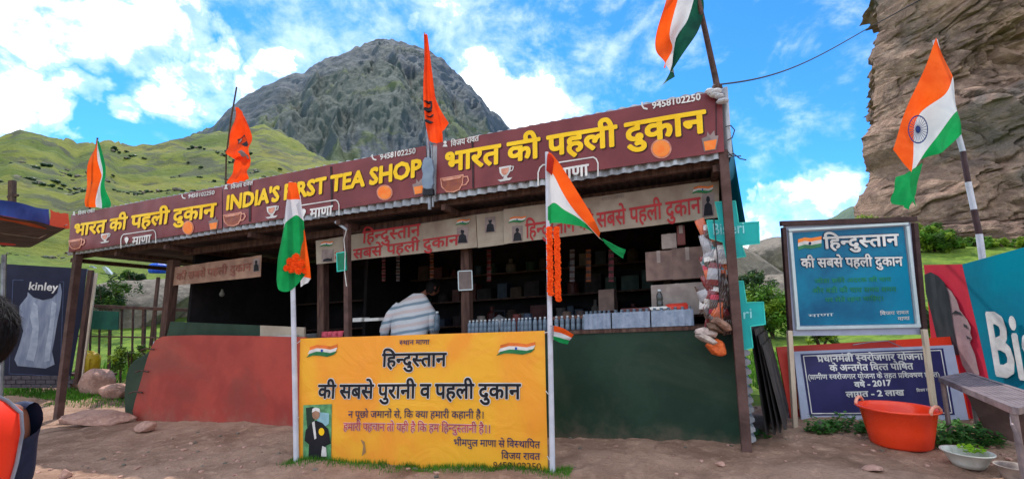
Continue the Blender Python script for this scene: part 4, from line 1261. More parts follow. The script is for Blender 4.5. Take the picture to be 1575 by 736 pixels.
# overhead cable from the pole to the cliff and loose wire ends
def tubeobj(name, pts, r, m, label, cat, n=6):
    q = MB(); q.tube(pts, r, n)
    o = q.build(name, m, None, origin=pts[0]); return tag(o, label, cat)
c0 = at(1106, 130, Yf - .03)
cpts = []
for k in range(24):
    t = k / 23; px = 1106 + (1338 - 1106) * t; yy = 130 + (42 - 130) * t + 20 * math.sin(PI * t) * (1 - .3 * t)
    cpts.append(at(px, yy, float(c0[1]) + (29 - float(c0[1])) * t ** 1.5))
for k in range(1, 8):
    t = k / 7; cpts.append(at(1338 + 92 * t, 42 - 50 * t, 29 - 1.8 * t))
rad_ = [.008 + .03 * (k / 30) for k in range(len(cpts))]
q = MB(); q.tube(cpts, rad_, 6); tag(q.build('overhead_cable', CABLE, None, origin=cpts[0]), 'dark cable sagging from the roof pole across the sky to the cliff', 'cable')
for k, pp in enumerate([[(1116, 195), (1124, 193), (1130, 200), (1126, 212), (1118, 216)], [(1118, 240), (1128, 236), (1138, 244), (1148, 246)], [(1118, 232), (1126, 240), (1140, 240)]]):
    q = MB(); q.tube([sy(x, y, -.08) for x, y in pp], .006, 5); tag(q.build('loose_wire', CABLE, None, origin=sy(*pp[0], -.08)), ['curled loose wire beside the right post below the roof corner', 'lower loose wire end sticking out right of the canopy corner', 'short wire end between two others right of the canopy corner'][k], 'wire', 'loose wires at the canopy corner')
# oblong grey lamp hanging on the middle post in front of the banner joint
lp = thing('street_lamp_head', sy(657, 300, -.16), 'grey oblong lamp housing hung on the pole between two maroon banners', 'lamp')
plp = shop_plane(-.16)
LG = mat('lamp grey plastic', (120, 136, 156), (100, 116, 138), .4, 6, spec=.5)
out = [(650, 247), (653, 242), (659, 241), (664, 245), (665, 252), (667, 262), (665, 272), (666, 282), (663, 290), (656, 292), (650, 288), (648, 278), (650, 268), (648, 258)]
q = MB(); q.prism([plp.at(x, y) for x, y in out], VH * .05); bevel(q.build('housing', LG, lp), .008)
q = MB(); q.prism([plp.at(x, y) for x, y in [(651, 290), (665, 290), (666, 299), (650, 300)]], VH * .05); q.build('base_bracket', BLACKP, lp)
q = MB(); q.tube([plp.at(657, 243, -.03), plp.at(657, 228, -.03)], .014, 8); q.build('stem', GALV, lp)

# ================================================================== RIGHT HAND SIDE: striped pole with big flag
Y5 = 5.2
f5 = thing('flagpole_with_flag', at(1543, 640, Y5), 'large tricolour with blue wheel on a brown and white banded pole before the cliff', 'flag')
bands = [(1438, 62), (1470, 190), (1474, 208), (1481, 233), (1489, 280), (1498, 322), (1506, 360), (1513, 412), (1521, 470), (1525, 498), (1534, 555), (1549, 655)]
cols_ = [POLEW, POLEW, POLEW, PIPEB, POLEW, PIPEB, POLEW, PIPEB, POLEW, PIPEB, POLEW]
for k in range(len(bands) - 1):
    q = MB(); q.tube([at(*bands[k], Y5), at(*bands[k + 1], Y5)], .036 - .0012 * (10 - k), 12); q.build('pole_section', cols_[k], f5, smooth=False)
rows5 = [[(1440, 58), (1428, 92), (1402, 140), (1378, 190), (1353, 238)], [(1465, 118), (1446, 148), (1420, 172), (1395, 218), (1378, 272)], [(1473, 170), (1455, 182), (1430, 215), (1416, 240), (1376, 292)], [(1479, 206), (1462, 226), (1440, 238), (1419, 250), (1398, 322)]]
dep5 = [[0, .0, -.05, -.1, -.15], [0, -.05, .02, -.1, -.2], [0, -.06, -.1, -.02, -.15], [0, .05, -.06, .1, -.1]]
fn5, _ = flagcloth(rows5, Y5 - .04, f5, [SAFF, WHITEC, GREENC], .02, .1, 40, dep5)
flagcloth([[(1378, 272), (1374, 296), (1368, 314)], [(1392, 268), (1392, 290), (1390, 316)], [(1419, 250), (1410, 290), (1398, 322)]], Y5 - .22, f5, [GREENC] * 2, .015, .1, 10, None, 'cloth_tail')
q = MB()
cu, cv = .47, .5
WB = mat('wheel blue cloth', (38, 60, 130), None, .7, trans=.2)
cc = at(1412, 200, Y5 - .18)
def wp(r, a):
    p = at(1412 + 15.5 * r * math.cos(a) + 0, 199 + 22 * r * math.sin(a), Y5 - .19); return p
for k in range(30):
    a, b = 2 * PI * k / 30, 2 * PI * (k + 1) / 30
    q.add([wp(.9, a), wp(1, a), wp(1, b), wp(.9, b)], [(0, 1, 2, 3)])
for k in range(24):
    a = 2 * PI * k / 24
    q.add([wp(.2, a - .12), wp(.2, a + .12), wp(.92, a + .02), wp(.92, a - .02)], [(0, 1, 2, 3)])
q.add([wp(.26, 2 * PI * k / 12) for k in range(12)], [tuple(range(12))])
q.build('wheel_emblem', WB, f5)

# ------------------------------------------------------------------ blue sign board on two legs
Ys = 5.15
bs = thing('sign_board', at(1215, 655, Ys), 'large blue framed sign with white Hindi lettering standing on two pale wooden legs', 'sign')
tl_, bl_ = at(1200, 343, Ys - .1), at(1213, 514, Ys)
tr_ = at(1405, 336, Ys - .1)
sx = (tr_ - tl_); sx /= np.linalg.norm(sx); tz = (tl_ - bl_); tz /= np.linalg.norm(tz)
BP = Plane(bl_, sx, tz)
bn = BP.n
def board(pl, corners, th, m, name, parent, off=0.0):
    q = MB(); q.prism([pl.at(x, y, off) for x, y in corners], -pl.n * th); return q.build(name, m, parent)
board(BP, [(1206, 347), (1401, 340), (1416, 514), (1216, 516)], .02, PALEBL, 'back_board', bs, .0)
board(BP, [(1217, 358), (1388, 348), (1405, 497), (1228, 500)], .008, BLUEV, 'blue_panel', bs, .012)
# dark outer frame: four members, then four pale inner ones
def fr(pl, a, b, w, m, root, name, off, d=.03):
    a = pl.at(*a, off); b = pl.at(*b, off); q = MB(); q.beam(a, b, w, d, up=tuple(pl.n)); return bevel(q.build(name, m, root), .003)
fr(BP, (1199, 344), (1406, 337), .055, FRAMEB, bs, 'frame_member', .02, .05)
fr(BP, (1203, 350), (1214, 514), .04, FRAMEB, bs, 'frame_member', .02, .045)
fr(BP, (1404, 343), (1419, 513), .05, FRAMEB, bs, 'frame_member', .02, .045)
fr(BP, (1210, 354), (1393, 344), .028, FRAMEW, bs, 'inner_frame_member', .024)
fr(BP, (1213, 357), (1225, 503), .035, FRAMEW, bs, 'inner_frame_member', .0235)
fr(BP, (1392, 348), (1409, 499), .035, FRAMEW, bs, 'inner_frame_member', .0235)
fr(BP, (1222, 504), (1412, 500), .032, FRAMEW, bs, 'inner_frame_member', .0245)
for (a, b) in (((1214, 508), (1223, 657)), ((1421, 506), (1441, 660))):
    q = MB(); q.beam(at(*a, Ys - .06), at(*b, Ys - .02), .05, .04, up=(0, 1, 0)); bevel(q.build('leg', PALEW, bs), .004)
outlined(BP, 'हिन्दुस्तान', (1266, 382), (1380, 377), 17, .03, bs, WPRINT, mat('sign navy outline', (10, 40, 80), None, .5), .015)
outlined(BP, 'की सबसे पहली दुकान', (1231, 411), (1386, 408), 13, .03, bs, WPRINT, MATS['sign navy outline'], .015)
GT = mat('dull green print', (36, 140, 92), None, .5)
text_on(BP, 'जोड़ा सवेरे अदरक की चाय', (1252, 435), (1369, 432), 6, bs, GT, .016, .015)
text_on(BP, 'और बड़ी की चाय समय समय', (1248, 450), (1377, 448), 7, bs, GT, .016, .015)
text_on(BP, 'पर लेते रहना चाहिए।', (1268, 464), (1358, 461), 6, bs, GT, .016, .015)
text_on(BP, 'विजय रावत', (1352, 484), (1396, 482), 5, bs, WPRINT, .016, .015); text_on(BP, 'माणा', (1379, 492), (1397, 491), 5, bs, WPRINT, .016, .02)
text_on(BP, 'माणा', (1242, 487), (1280, 485), 4, bs, FRAMEW, .016, .01)
for k, m in enumerate((ORP, WPRINT, mat('sign green print', (60, 130, 90), None, .5))):
    q = MB(); ws = [1226, 1236, 1246, 1262]; up = [368, 365, 366, 363]
    for i in range(3):
        y0 = [up[i] + k * 5.4, up[i + 1] + k * 5.4]
        q.add([BP.at(ws[i], y0[0], .016 + .0006 * k), BP.at(ws[i + 1], y0[1], .016 + .0006 * k), BP.at(ws[i + 1], y0[1] + 5.6, .016 + .0006 * k), BP.at(ws[i], y0[0] + 5.6, .016 + .0006 * k)], [(0, 1, 2, 3)])
    q.build('flag_emblem_stripe', m, bs)
q = MB(); poly_on(BP, ell(1244, 374, 2.2, 2.4, 8), bs, NAVY, .020, '', q); q.build('wheel_emblem', NAVY, bs)

# ------------------------------------------------------------------ violet board and the red board behind it
Yv = 5.42
def vplane(pa, pb, Ya, Yb, lean=.12):
    a, b = at(*pa, Ya), at(*pb, Yb)
    s = b - a; s /= np.linalg.norm(s)
    return Plane(a, s, np.array([0, lean, 1.0]) / math.sqrt(1 + lean * lean))
VP_ = vplane((1230, 647), (1470, 640), Yv, Yv - .05)
vb = thing('sign_board', VP_.at(1232, 647), 'violet board in a pale border with white Hindi lettering and 2017, leaning behind the tub', 'sign')
board(VP_, [(1221, 540), (1466, 530), (1490, 645), (1233, 647)], .02, PALEBL, 'border_board', vb)
board(VP_, [(1231, 544), (1450, 535), (1468, 637), (1245, 638)], .004, PURP, 'violet_panel', vb, .006)
q = MB()
ring_on(q, VP_, [(1235, 547), (1446, 538), (1463, 634), (1248, 635)], 1.6, .009); q.build('white_rule', WPRINT, vb)
def vt(s, a, b, h, bo=.03): text_on(VP_, s, a, b, h, vb, WPRINT, .010, bo)
vt('प्रधानमंत्री स्वरोजगार योजना', (1257, 556), (1419, 552), 9)
vt('के अन्तर्गत वित्त पोषित', (1276, 570), (1404, 567), 9)
vt('(ग्रामीण स्वरोजगार योजना के तहत प्रशिक्षण प्राप्त)', (1242, 583), (1445, 579), 7, .02)
vt('वर्ष - 2017', (1314, 595), (1370, 592), 8, .04)
vt('लागत - 2 लाख', (1301, 610), (1390, 607), 8, .035)
vt('विजय रावत', (1409, 602), (1434, 600), 4, .02)
RP = vplane((1215, 650), (1530, 640), Yv + .12, Yv + .05, .13)
rbd = thing('board', RP.at(1216, 650), 'red board with a yellow patch, larger than the violet sign that leans on it', 'board')
board(RP, [(1194, 533), (1378, 522), (1378, 652), (1218, 652)], .02, REDB, 'panel', rbd)
board(RP, [(1378, 522), (1498, 515), (1514, 570), (1528, 648), (1378, 652)], .018, ORB, 'panel', rbd, .001)
q = MB(); ring_on(q, RP, [(1228, 607), (1238, 606), (1240, 626), (1229, 627)], 2.4, .004); ring_on(q, RP, ell(1235, 617, 2, 3, 8), 2, .004); q.build('yellow_mark', YEL, rbd)
q = MB()
for x in range(1222, 1450, 9): ring_on(q, RP, [(x, 648), (x + 5, 647)], 3, .004, False)
q.build('faint_lettering', mat('brownish pink print', (190, 96, 84), None, .6), rbd)
q = MB(); q.tube([RP.at(1310, 530, .02), RP.at(1335, 526, .03), RP.at(1362, 524, .03), RP.at(1385, 534, .035), RP.at(1420, 541, .04)], .006, 6); tag(q.build('bare_wire', GALV, None, origin=RP.at(1310, 530)), 'pale bent wire lying along the top of the red board', 'wire')
# ------------------------------------------------------------------ teal bottled-water banner at the far right, with a face
tb_a, tb_b = at(1420, 650, 6.1), at(1575, 700, 4.9)
s = tb_b - tb_a; s[2] = 0; s /= np.linalg.norm(s)
TP = Plane(at(1420, 600, 6.1), s, (0, 0, 1), lambda a, b: .01 * math.sin(a * 4 + b * 3))
tb = thing('billboard', TP.at(1420, 600), 'teal water banner with white letters beside a red strip showing a grey face', 'banner')
sheet(TP, [(1479, 407), (1720, 338), (1720, 740), (1530, 650)], tb, TEALB, 'teal_vinyl', 20, 10)
sheet(TP, [(1420, 407), (1481, 406), (1545, 700), (1445, 640)], tb, mat('crimson print', (206, 48, 70), (190, 40, 64), .5, 2), 'red_vinyl', 10, 10, off=.001)
FG = mat('face grey print', (172, 144, 146), (150, 122, 126), .6, 5)
poly_on(TP, [(1457, 440), (1466, 448), (1474, 462), (1478, 476), (1490, 492), (1495, 503), (1494, 512), (1497, 520), (1493, 526), (1501, 545), (1508, 575), (1500, 590), (1482, 560), (1470, 520), (1462, 480)], tb, FG, .02, 'face_print')
HG = mat('hair charcoal print', (44, 46, 54), (62, 64, 70), .6, 9, stretch=(1, 1, .2))
poly_on(TP, [(1424, 422), (1434, 418), (1446, 424), (1456, 434), (1462, 452), (1464, 470), (1468, 500), (1474, 530), (1478, 545), (1452, 545), (1444, 520), (1434, 480), (1426, 450)], tb, HG, .026, 'hair_print')
q = MB()
poly_on(TP, [(1465, 483), (1472, 477), (1480, 480), (1483, 484), (1474, 482)], tb, HG, .026, '', q)
poly_on(TP, [(1484, 497), (1490, 500), (1491, 505), (1485, 502)], tb, HG, .026, '', q)
poly_on(TP, [(1488, 515), (1496, 520), (1490, 521)], tb, HG, .026, '', q)
q.build('eyebrow_and_eye_print', HG, tb)
text_on(TP, 'Bisleri', (1530, 574), (1730, 602), 92, tb, WPRINT, .022, .03, lat=True)

# ------------------------------------------------------------------ tub
tb0 = gpix(1386, 684); tb0 = np.array(tb0)
TILT = Vector((0, 0, 1))
tub = thing('washing_tub', tb0, 'big red plastic tub with pale handles standing on the dirt below the violet board', 'tub')
rR = 51 / 711 * tb0[1] * 1.0
hh = .33
q = MB()
prof = [(.02, .0), (rR * .68, .0), (rR * .74, .02), (rR * .82, hh * .45), (rR * .92, hh * .93), (rR * 1.0, hh * .96), (rR * 1.02, hh * 1.0), (rR * .98, hh * 1.02), (rR * .93, hh * .99), (rR * .89, hh * .9), (rR * .78, hh * .4), (rR * .70, .03), (.0, .025)]
q.lathe(tb0, prof, 48, sy=.92, cap=False)
q.build('basin', TUB, tub, smooth=True)
for s_, ang in ((1, R(-62)), (-1, R(128))):
    c = tb0 + np.array([math.cos(ang) * rR * .95, math.sin(ang) * rR * .86, hh * 1.0]); tdir = np.array([-math.sin(ang), math.cos(ang), 0])
    q = MB(); q.tube([c + tdir * a * .10 + np.array([0, 0, h]) for a, h in ((-1, -.01), (-.9, .02), (-.5, .045), (0, .052), (.5, .045), (.9, .02), (1, -.01))], .014, 8)
    q.build('handle', TUBH, tub, smooth=True)
# enamel bowls
def bowl(c, r, h, label, m, group='enamel bowls on the ground'):
    b = thing('enamel_bowl', c, label, 'bowl', group)
    q = MB(); q.lathe(c, [(.01, 0), (r * .62, 0), (r * .74, h * .3), (r * .94, h * .9), (r * 1.06, h * .96), (r * 1.06, h * 1.03), (r * .95, h), (r * .85, h * .7), (r * .6, h * .15), (.0, h * .12)], 32, cap=False)
    q.build('body', m, b, smooth=True)
    return b
c1 = gpix(1490, 716)
bowl(c1, .155, .11, 'chipped white enamel bowl with lime green leaves beside the tub', ENAMEL)
q = MB()
rg = random.Random(4)
for k in range(60):
    a = rg.uniform(0, 2 * PI); rr = .08 * rg.random() ** .5
    c = c1 + np.array([.06 + rr * math.cos(a), .03 + rr * math.sin(a), .105 + rg.uniform(0, .035)])
    d = np.array([rg.uniform(-1, 1), rg.uniform(-1, 1), rg.uniform(0, .6)]) * .03; e = np.array([-d[1], d[0], rg.uniform(-.01, .01)]) * .5
    q.add([c - d, c + e, c + d, c - e], [(0, 1, 2, 3)])
tag(q.build('vegetable_greens', LIME, None, origin=c1 + np.array([.1, .04, .12])), 'heap of lime green leaves lying in the chipped enamel bowl', 'greens')
c2 = gpix(1562, 738)
bowl(c2, .10, .10, 'small grey enamel pot cut by the bottom right edge of the photo, under the bench', mat('dull enamel', (150, 138, 132), (110, 96, 92), .5, 9, dirt=(90, 66, 56), dirt_amt=.6))

# ------------------------------------------------------------------ slatted metal bench
def bz(px, py, Y): return at(px, py, Y)
bench = thing('metal_bench', gpix(1566, 742), 'metal bench with a slatted seat at the right edge of the photo', 'bench')
P00 = at(1447, 583, 4.55); P10 = at(1562, 631, 3.15)
side = np.array([.9, .42, .0]); side /= np.linalg.norm(side)
P01 = P00 + side * .52 + np.array([0, 0, .012]); P11 = P10 + side * .52 + np.array([0, 0, .012])
def rail(a, b, w, h, name='rail', m=BENCHM):
    q = MB(); q.beam(a, b, w, h); return bevel(q.build(name, m, bench), .003)
rail(P00, P10, .035, .05); rail(P01, P11, .035, .05)
rail(P00, P01, .035, .046); rail(P10, P11, .035, .046)
for k in range(1, 9):
    t = k / 9
    rail(P00 * (1 - t) + P01 * t + np.array([0, 0, .012]), P10 * (1 - t) + P11 * t + np.array([0, 0, .012]), .030, .012, 'slat')
for p, dn in ((P00 + (P10 - P00) * .03, 0), (P10 - (P10 - P00) * .02, 0), (P01 + (P11 - P01) * .03, 0), (P11 - (P11 - P01) * .02, 0)):
    g_ = gz(p[0], p[1])
    q = MB(); q.tube([p, [p[0] + .01, p[1], g_ - .03]], .02, 10); q.build('leg', BENCHM, bench)
q = MB(); mid = P10 * .88 + P00 * .12; q.tube([mid, mid + np.array([.03, -.02, -.03]), P10 + np.array([-.01, .02, -.10]), P10 + np.array([0.0, 0.01, -.2])], .012, 8); q.build('bracket', BENCHM, bench)
q = MB()
a, b = at(1487, 600, 4.6), at(1530, 655, 4.9)
q.prism([at(1483, 598, 4.75), at(1600, 600, 4.1), at(1600, 690, 4.1), at(1520, 668, 4.5)], np.array([.02, .03, 0])); tag(q.build('plywood_sheet', mat('brown plywood', (112, 86, 78), (90, 68, 62), .8, 4), None, origin=at(1500, 640, 4.6)), 'brown sheet leaning behind the slatted bench', 'board')
# ------------------------------------------------------------------ cross-shaped teal signs and leaning tin sheets
cp = shop_plane(.036)
cr1 = thing('cross_sign', sy(1130, 397, .14), 'upper teal cross-shaped sign lettered in pale blue behind the right post', 'sign', 'teal cross-shaped water signs')
up_ = [(1100, 311), (1131, 309), (1136, 343), (1167, 341), (1168, 374), (1141, 377), (1147, 394), (1118, 398), (1112, 372), (1092, 366), (1087, 339), (1106, 339)]
board(cp, up_, .04, TEAL, 'panel', cr1)
q = MB(); ring_on(q, cp, up_, 1.8, .005); q.build('edging', TEALE, cr1)
text_on(cp, 'Bisleri', (1096, 361), (1146, 358), 17, cr1, mat('pale cyan print', (150, 222, 226), None, .5), .006, .01, lat=True)
cp2 = shop_plane(-.06)
cr2 = thing('cross_sign', sy(1150, 537, -.06), 'lower teal cross-shaped sign lettered in pale blue right of the post', 'sign', 'teal cross-shaped water signs')
lo_ = [(1130, 432), (1143, 432), (1148, 465), (1174, 464), (1177, 498), (1154, 501), (1158, 534), (1144, 537), (1139, 501), (1134, 466)]
board(shop_plane(.04), lo_, .04, TEAL, 'panel', cr2)
q = MB(); ring_on(q, shop_plane(.04), lo_, 1.8, .005); q.build('edging', TEALE, cr2)
text_on(shop_plane(.06), 'Bisleri', (1112, 491), (1160, 487), 16, cr2, MATS['pale cyan print'], .006, .01, lat=True) if False else text_on(shop_plane(.04), 'ri', (1142, 490), (1158, 488), 15, cr2, MATS['pale cyan print'], .006, .01, lat=True)
SH = mat('dark corrugated sheet', (66, 60, 60), (44, 42, 44), .6, 4, bump=.3, dirt=(96, 84, 78), dirt_amt=.4)
leans = [((1152, 500), (1178, 668), .35), ((1160, 505), (1190, 668), .30), ((1166, 515), (1198, 665), .24), ((1172, 530), (1206, 660), .18)]
for k, (a, b, v) in enumerate(leans):
    pa, pb = sy(*a, v), sy(*b, v)
    q = MB(); dd = VH * 1.1 + np.array([.25, 0, 0])
    n = 20
    def lf(i, j, pa=pa, pb=pb):
        return pa * (1 - j) + pb * j + dd * i + np.array([.012 * math.sin(i * 60), 0, 0])
    q.grid(lf, 60, 4); q.grid(lambda i, j: lf(i, j) + np.array([.012, -.002, 0]), 60, 4)
    q.prism([pa, pb, pb + np.array([.014, 0, 0]), pa + np.array([.014, 0, 0])], VH * .01)
    lab = ['innermost dark corrugated sheet leaning on the right side of the shop', 'second dark corrugated sheet from the shop wall, leaning', 'third dark corrugated sheet from the shop wall, leaning', 'outermost and lowest dark corrugated sheet leaning beside the red board'][k]
    tag(q.build('corrugated_sheet', SH, None, origin=pb), lab, 'sheet', 'corrugated sheets leaning at the right side of the shop')

# ================================================================== LEFT SIDE: stall, billboard, fence, stones
stl = thing('stall_canopy', at(-60, 330, 5.0), 'blue and orange tarpaulin roof of the next stall at the left edge', 'canopy')
def quadgrid(tl, tr, br, bl, sag=0.0, wob=0.0):
    def f(i, j):
        a = tl * (1 - i) + tr * i; b = bl * (1 - i) + br * i
        p = b * (1 - j) + a * j
        return p + np.array([0, wob * math.sin(i * 14 + j * 3), -sag * math.sin(PI * i) + wob * .5 * math.sin(i * 19)])
    return f
tL, tR = at(-260, 232, 3.2), at(77, 322, 6.6)
bL, bR = at(-260, 262, 3.2), at(74, 346, 6.6)
q = MB(); q.grid(quadgrid(tL, tR, bR, bL, .04, .02), 40, 6); q.build('blue_tarpaulin', TARPB, stl, smooth=True)
tR2, bR2 = at(107, 328, 6.9), at(105, 351, 6.9)
q = MB(); q.grid(quadgrid(tR, tR2, bR2, bR, .02, .02), 10, 6); q.build('orange_corner', TARPO, stl, smooth=True)
o1, o2 = at(-260, 262, 3.17), at(76, 347, 6.57)
q = MB(); q.grid(quadgrid(o1, o2, at(70, 352, 6.57), at(-260, 274, 3.17), .02, .01), 30, 2); q.build('orange_hem', TARPO, stl, smooth=True)
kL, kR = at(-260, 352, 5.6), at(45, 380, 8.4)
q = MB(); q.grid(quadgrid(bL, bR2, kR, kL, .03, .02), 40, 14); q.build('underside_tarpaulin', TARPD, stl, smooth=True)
tag(q and bpy.data.objects['underside_tarpaulin'])
q = MB(); q.tube([at(6, 392, 6.6), at(0, 620, 6.6)], .03, 8); q.build('stall_pole', GALV, stl)
q = MB(); q.tube([at(103, 345, 6.8), at(60, 366, 7.3), at(-60, 350, 6.0)], .006, 5); q.build('guy_rope', WPRINT, stl)
q = MB(); q.lathe(at(8, 377, 6.0), [(.0, 0), (.09, .01), (.10, .02), (.0, .03)], 12); tag(q.build('red_plate', REDB, None, origin=at(8, 377, 6.0)), 'small red disc hanging under the blue and orange stall roof', 'disc')
# navy billboard
kb = gpix(70, 600); KY = float(kb[1])
a, b = at(-90, 592, KY - 1.1), at(106, 592, KY + .1)
s = b - a; s[2] = 0; s /= np.linalg.norm(s)
KP = Plane(b, s, np.array([0, .03, 1.0]))
kd = thing('billboard', KP.at(60, 596), 'navy billboard showing a pale bottle below the word kinley, behind the person at left', 'billboard')
board(KP, [(-120, 398), (134, 413), (128, 470), (107, 592), (-120, 600)], .06, NAVYB, 'panel', kd)
q = MB(); q.prism([KP.at(134, 413, -.03), KP.at(151, 418, -.5), KP.at(146, 450, -.5), KP.at(131, 462, -.03)], KP.n * -.02); q.build('side_panel', mat('pale slate sheet', (104, 116, 148), (84, 96, 128), .5), kd)
bt = [(44, 438), (42, 455), (30, 470), (29, 490), (36, 508), (30, 530), (22, 552), (27, 562), (70, 566), (84, 560), (80, 540), (84, 520), (88, 495), (93, 470), (95, 448), (93, 436)]
poly_on(KP, bt, kd, BOTTP, .006, 'bottle_print')
poly_on(KP, [(52, 464), (46, 486), (50, 505), (46, 530), (40, 552), (52, 555), (58, 530), (60, 500), (58, 470)], kd, mat('soft pale print', (176, 184, 200), (150, 160, 180), .5, 6), .009, 'bottle_highlight')
poly_on(KP, [(80, 462), (76, 500), (70, 534), (68, 556), (76, 554), (79, 530), (83, 500), (87, 466)], kd, MATS['soft pale print'], .009, 'bottle_highlight')
q = MB(); ring_on(q, KP, [(20, 430), (98, 433), (92, 578), (14, 574)], 1.2, .006); q.build('border_line', mat('slate line print', (70, 80, 112), None, .5), kd)
poly_on(KP, [(36, 430), (92, 432), (88, 450), (80, 458), (66, 461), (52, 457), (42, 448)], kd, NAVYB, .013, 'cap_print')
text_on(KP, 'kinley', (43, 445), (88, 447), 12, kd, WPRINT, .017, .02, lat=True)
brw = thing('brick_plinth', at(50, 598, KY), 'low grey brick course under the navy billboard', 'wall')
brick = None
for r_ in range(3):
    for c_ in range(11):
        x0 = -58 + c_ * 15.2 + (r_ % 2) * 7; y0 = 577 + r_ * 6.5
        q = MB(); q.prism([KP.at(x0, y0, .05), KP.at(x0 + 14.2, y0, .05), KP.at(x0 + 14.2, y0 + 5.6, .05), KP.at(x0, y0 + 5.6, .05)], -KP.n * .2); q.build('brick', BRICKM, brw)
# slanting timber by the billboard and the fence
def timber(name, a, b, Ya, Yb, w, m, label, cat, group=None):
    p0, p1 = at(*a, Ya), at(*b, Yb)
    q = MB(); q.beam(p0, p1, w, w * .8, up=(0, 1, 0)); return tag(bevel(q.build(name, m, None, origin=p1), .005), label, cat, group)
timber('leaning_post', (140, 415), (118, 590), KY - .1, KY - .1, .09, WOODD, 'slanting timber beside the right edge of the navy billboard', 'post')
timber('leaning_post', (148, 420), (124, 596), KY + .4, KY + .2, .05, PALEW, 'thin pale upright just right of the slanting timber', 'post')
FY = float(gpix(190, 590)[1])
fe = thing('railing_fence', at(190, 590, FY), 'rusty metal railing behind the stones left of the shop', 'fence')
q = MB(); q.beam(at(112, 469, FY - .2), at(300, 477, FY + .3), .07, .07); q.build('top_rail', STEEL, fe)
q = MB(); q.beam(at(112, 516, FY - .2), at(300, 520, FY + .3), .03, .03); q.build('mid_rail', STEEL, fe)
for x, w in ((128, .035), (140, .03), (154, .03), (170, .045), (188, .03), (205, .03), (222, .06), (240, .03), (262, .03)):
    t = (x - 112) / 188
    q = MB(); q.beam(at(x, 474, FY - .2 + .5 * t), at(x - 3, 588 + 4 * t, FY - .2 + .5 * t), w, w, up=(0, 1, 0)); q.build('baluster', STEEL, fe)
gb = thing('green_board', at(150, 505, FY - .25), 'blank dark green board hung on the railing', 'board')
gp = Plane(at(123, 505, FY - .3), np.array([1.0, .12, 0]) / 1.007, (0, 0, 1))
board(gp, [(124, 476), (182, 479), (181, 507), (122, 505)], .03, mat('board green', (16, 84, 66), (12, 68, 58), .6, 3, dirt=(40, 70, 56), dirt_amt=.5), 'panel', gb)
# yellow can on a plank
q = MB(); q.beam(at(108, 574, FY - .45), at(172, 576, FY - .4), .3, .05); tag(q.build('plank', WOODD, None, origin=at(140, 576, FY - .4)), 'dark plank carrying the yellow can beside the fence', 'plank')
q = MB(); q.box((tuple(at(112, 594, FY - .5) + np.array([0, 0, -.05]))), (tuple(at(120, 577, FY - .3)))); q.box((tuple(at(160, 594, FY - .5) + np.array([0, 0, -.05]))), (tuple(at(168, 578, FY - .3))))
yc = thing('yellow_can', at(138, 572, FY - .42), 'yellow plastic can with a rounded top standing on a plank by the fence', 'can')
cb = at(138, 572, FY - .42)
q = MB()
prof = [(.02, 0), (.17, .0), (.185, .03), (.185, .28), (.17, .35), (.12, .40), (.05, .42), (.045, .45), (.0, .455)]
q.lathe(cb, prof, 16, sy=.7); o = q.build('body', YCAN, yc, smooth=True)
q = MB(); q.tube([cb + np.array([-.1, -.1, .40]), cb + np.array([-.05, -.1, .45]), cb + np.array([.05, -.1, .45]), cb + np.array([.1, -.1, .40])], .015, 6); q.build('handle', YCAN, yc)
for dx in (-.08, .0, .08):
    q = MB(); q.tube([cb + np.array([dx, -.13, .05]), cb + np.array([dx, -.13, .3])], .008, 5); q.build('ridge', YCAN, yc)

def stone(name, c, sx_, sy_, sz_, m, seed, label=None, group=None, cat='stone', sub=3, rot=0.0, flat=.5):
    bm = bmesh.new(); bmesh.ops.create_icosphere(bm, subdivisions=sub, radius=1)
    P = np.array([v.co[:] for v in bm.verts])
    d = 1 + .20 * fbm(P[:, 0] * 1.3 + seed * 7.1, P[:, 1] * 1.3, P[:, 2] * 1.3, 4, seed) 
    P = P * d[:, None]
    # break into planes
    rg = np.random.default_rng(seed)
    for k in range(9):
        n = rg.normal(size=3); n /= np.linalg.norm(n); h = rg.uniform(.55, .85)
        e = P @ n - h; P = P - np.clip(e, 0, None)[:, None] * n * .85
    P[:, 2] = np.where(P[:, 2] < -flat, -flat, P[:, 2])
    P = P * np.array([sx_, sy_, sz_])
    cr_, sr_ = math.cos(rot), math.sin(rot)
    P = np.stack([P[:, 0] * cr_ - P[:, 1] * sr_, P[:, 0] * sr_ + P[:, 1] * cr_, P[:, 2]], -1)
    for v, p in zip(bm.verts, P): v.co = p
    me = bpy.data.meshes.new(name); bm.to_mesh(me); bm.free(); me.materials.append(m)
    me.polygons.foreach_set('use_smooth', [sub > 3] * len(me.polygons))
    o = bpy.data.objects.new(name, me); COL.objects.link(o); o.location = [float(q) for q in c]
    if label: tag(o, label, cat, group)
    return o
def stone_px(px, py, w, h, label, seed, m=STONEM, dep=.8, up=.35, rot=0.0, cat='stone', sub=4):
    c = gpix(px, py); k = c[1] / FPX
    return stone('stone', c + np.array([0, 0, h * k * up]), w * k / 2, w * k / 2 * dep, h * k * .62, m, seed, label, None, cat, sub, rot)
stone_px(152, 606, 48, 44, 'upright pinkish rock in front of the fence, left of the shop', 3, rot=.3)
stone_px(178, 612, 50, 22, 'low pinkish rock touching the upright rock by the fence', 5)
stone_px(118, 596, 26, 18, 'small pale stone in the grass at the foot of the slanting timber', 7)
stone_px(150, 652, 92, 20, 'long flat pinkish slab beside the foot of the left canopy post', 9, dep=.5)
stone_px(222, 662, 34, 16, 'small flat stone below the rounded left end of the red counter', 11)
stone_px(104, 651, 26, 13, 'small stone against the foot of the left canopy post', 13)
stone_px(100, 734, 18, 13, 'lone pale stone at the bottom edge right of the person in orange', 15)
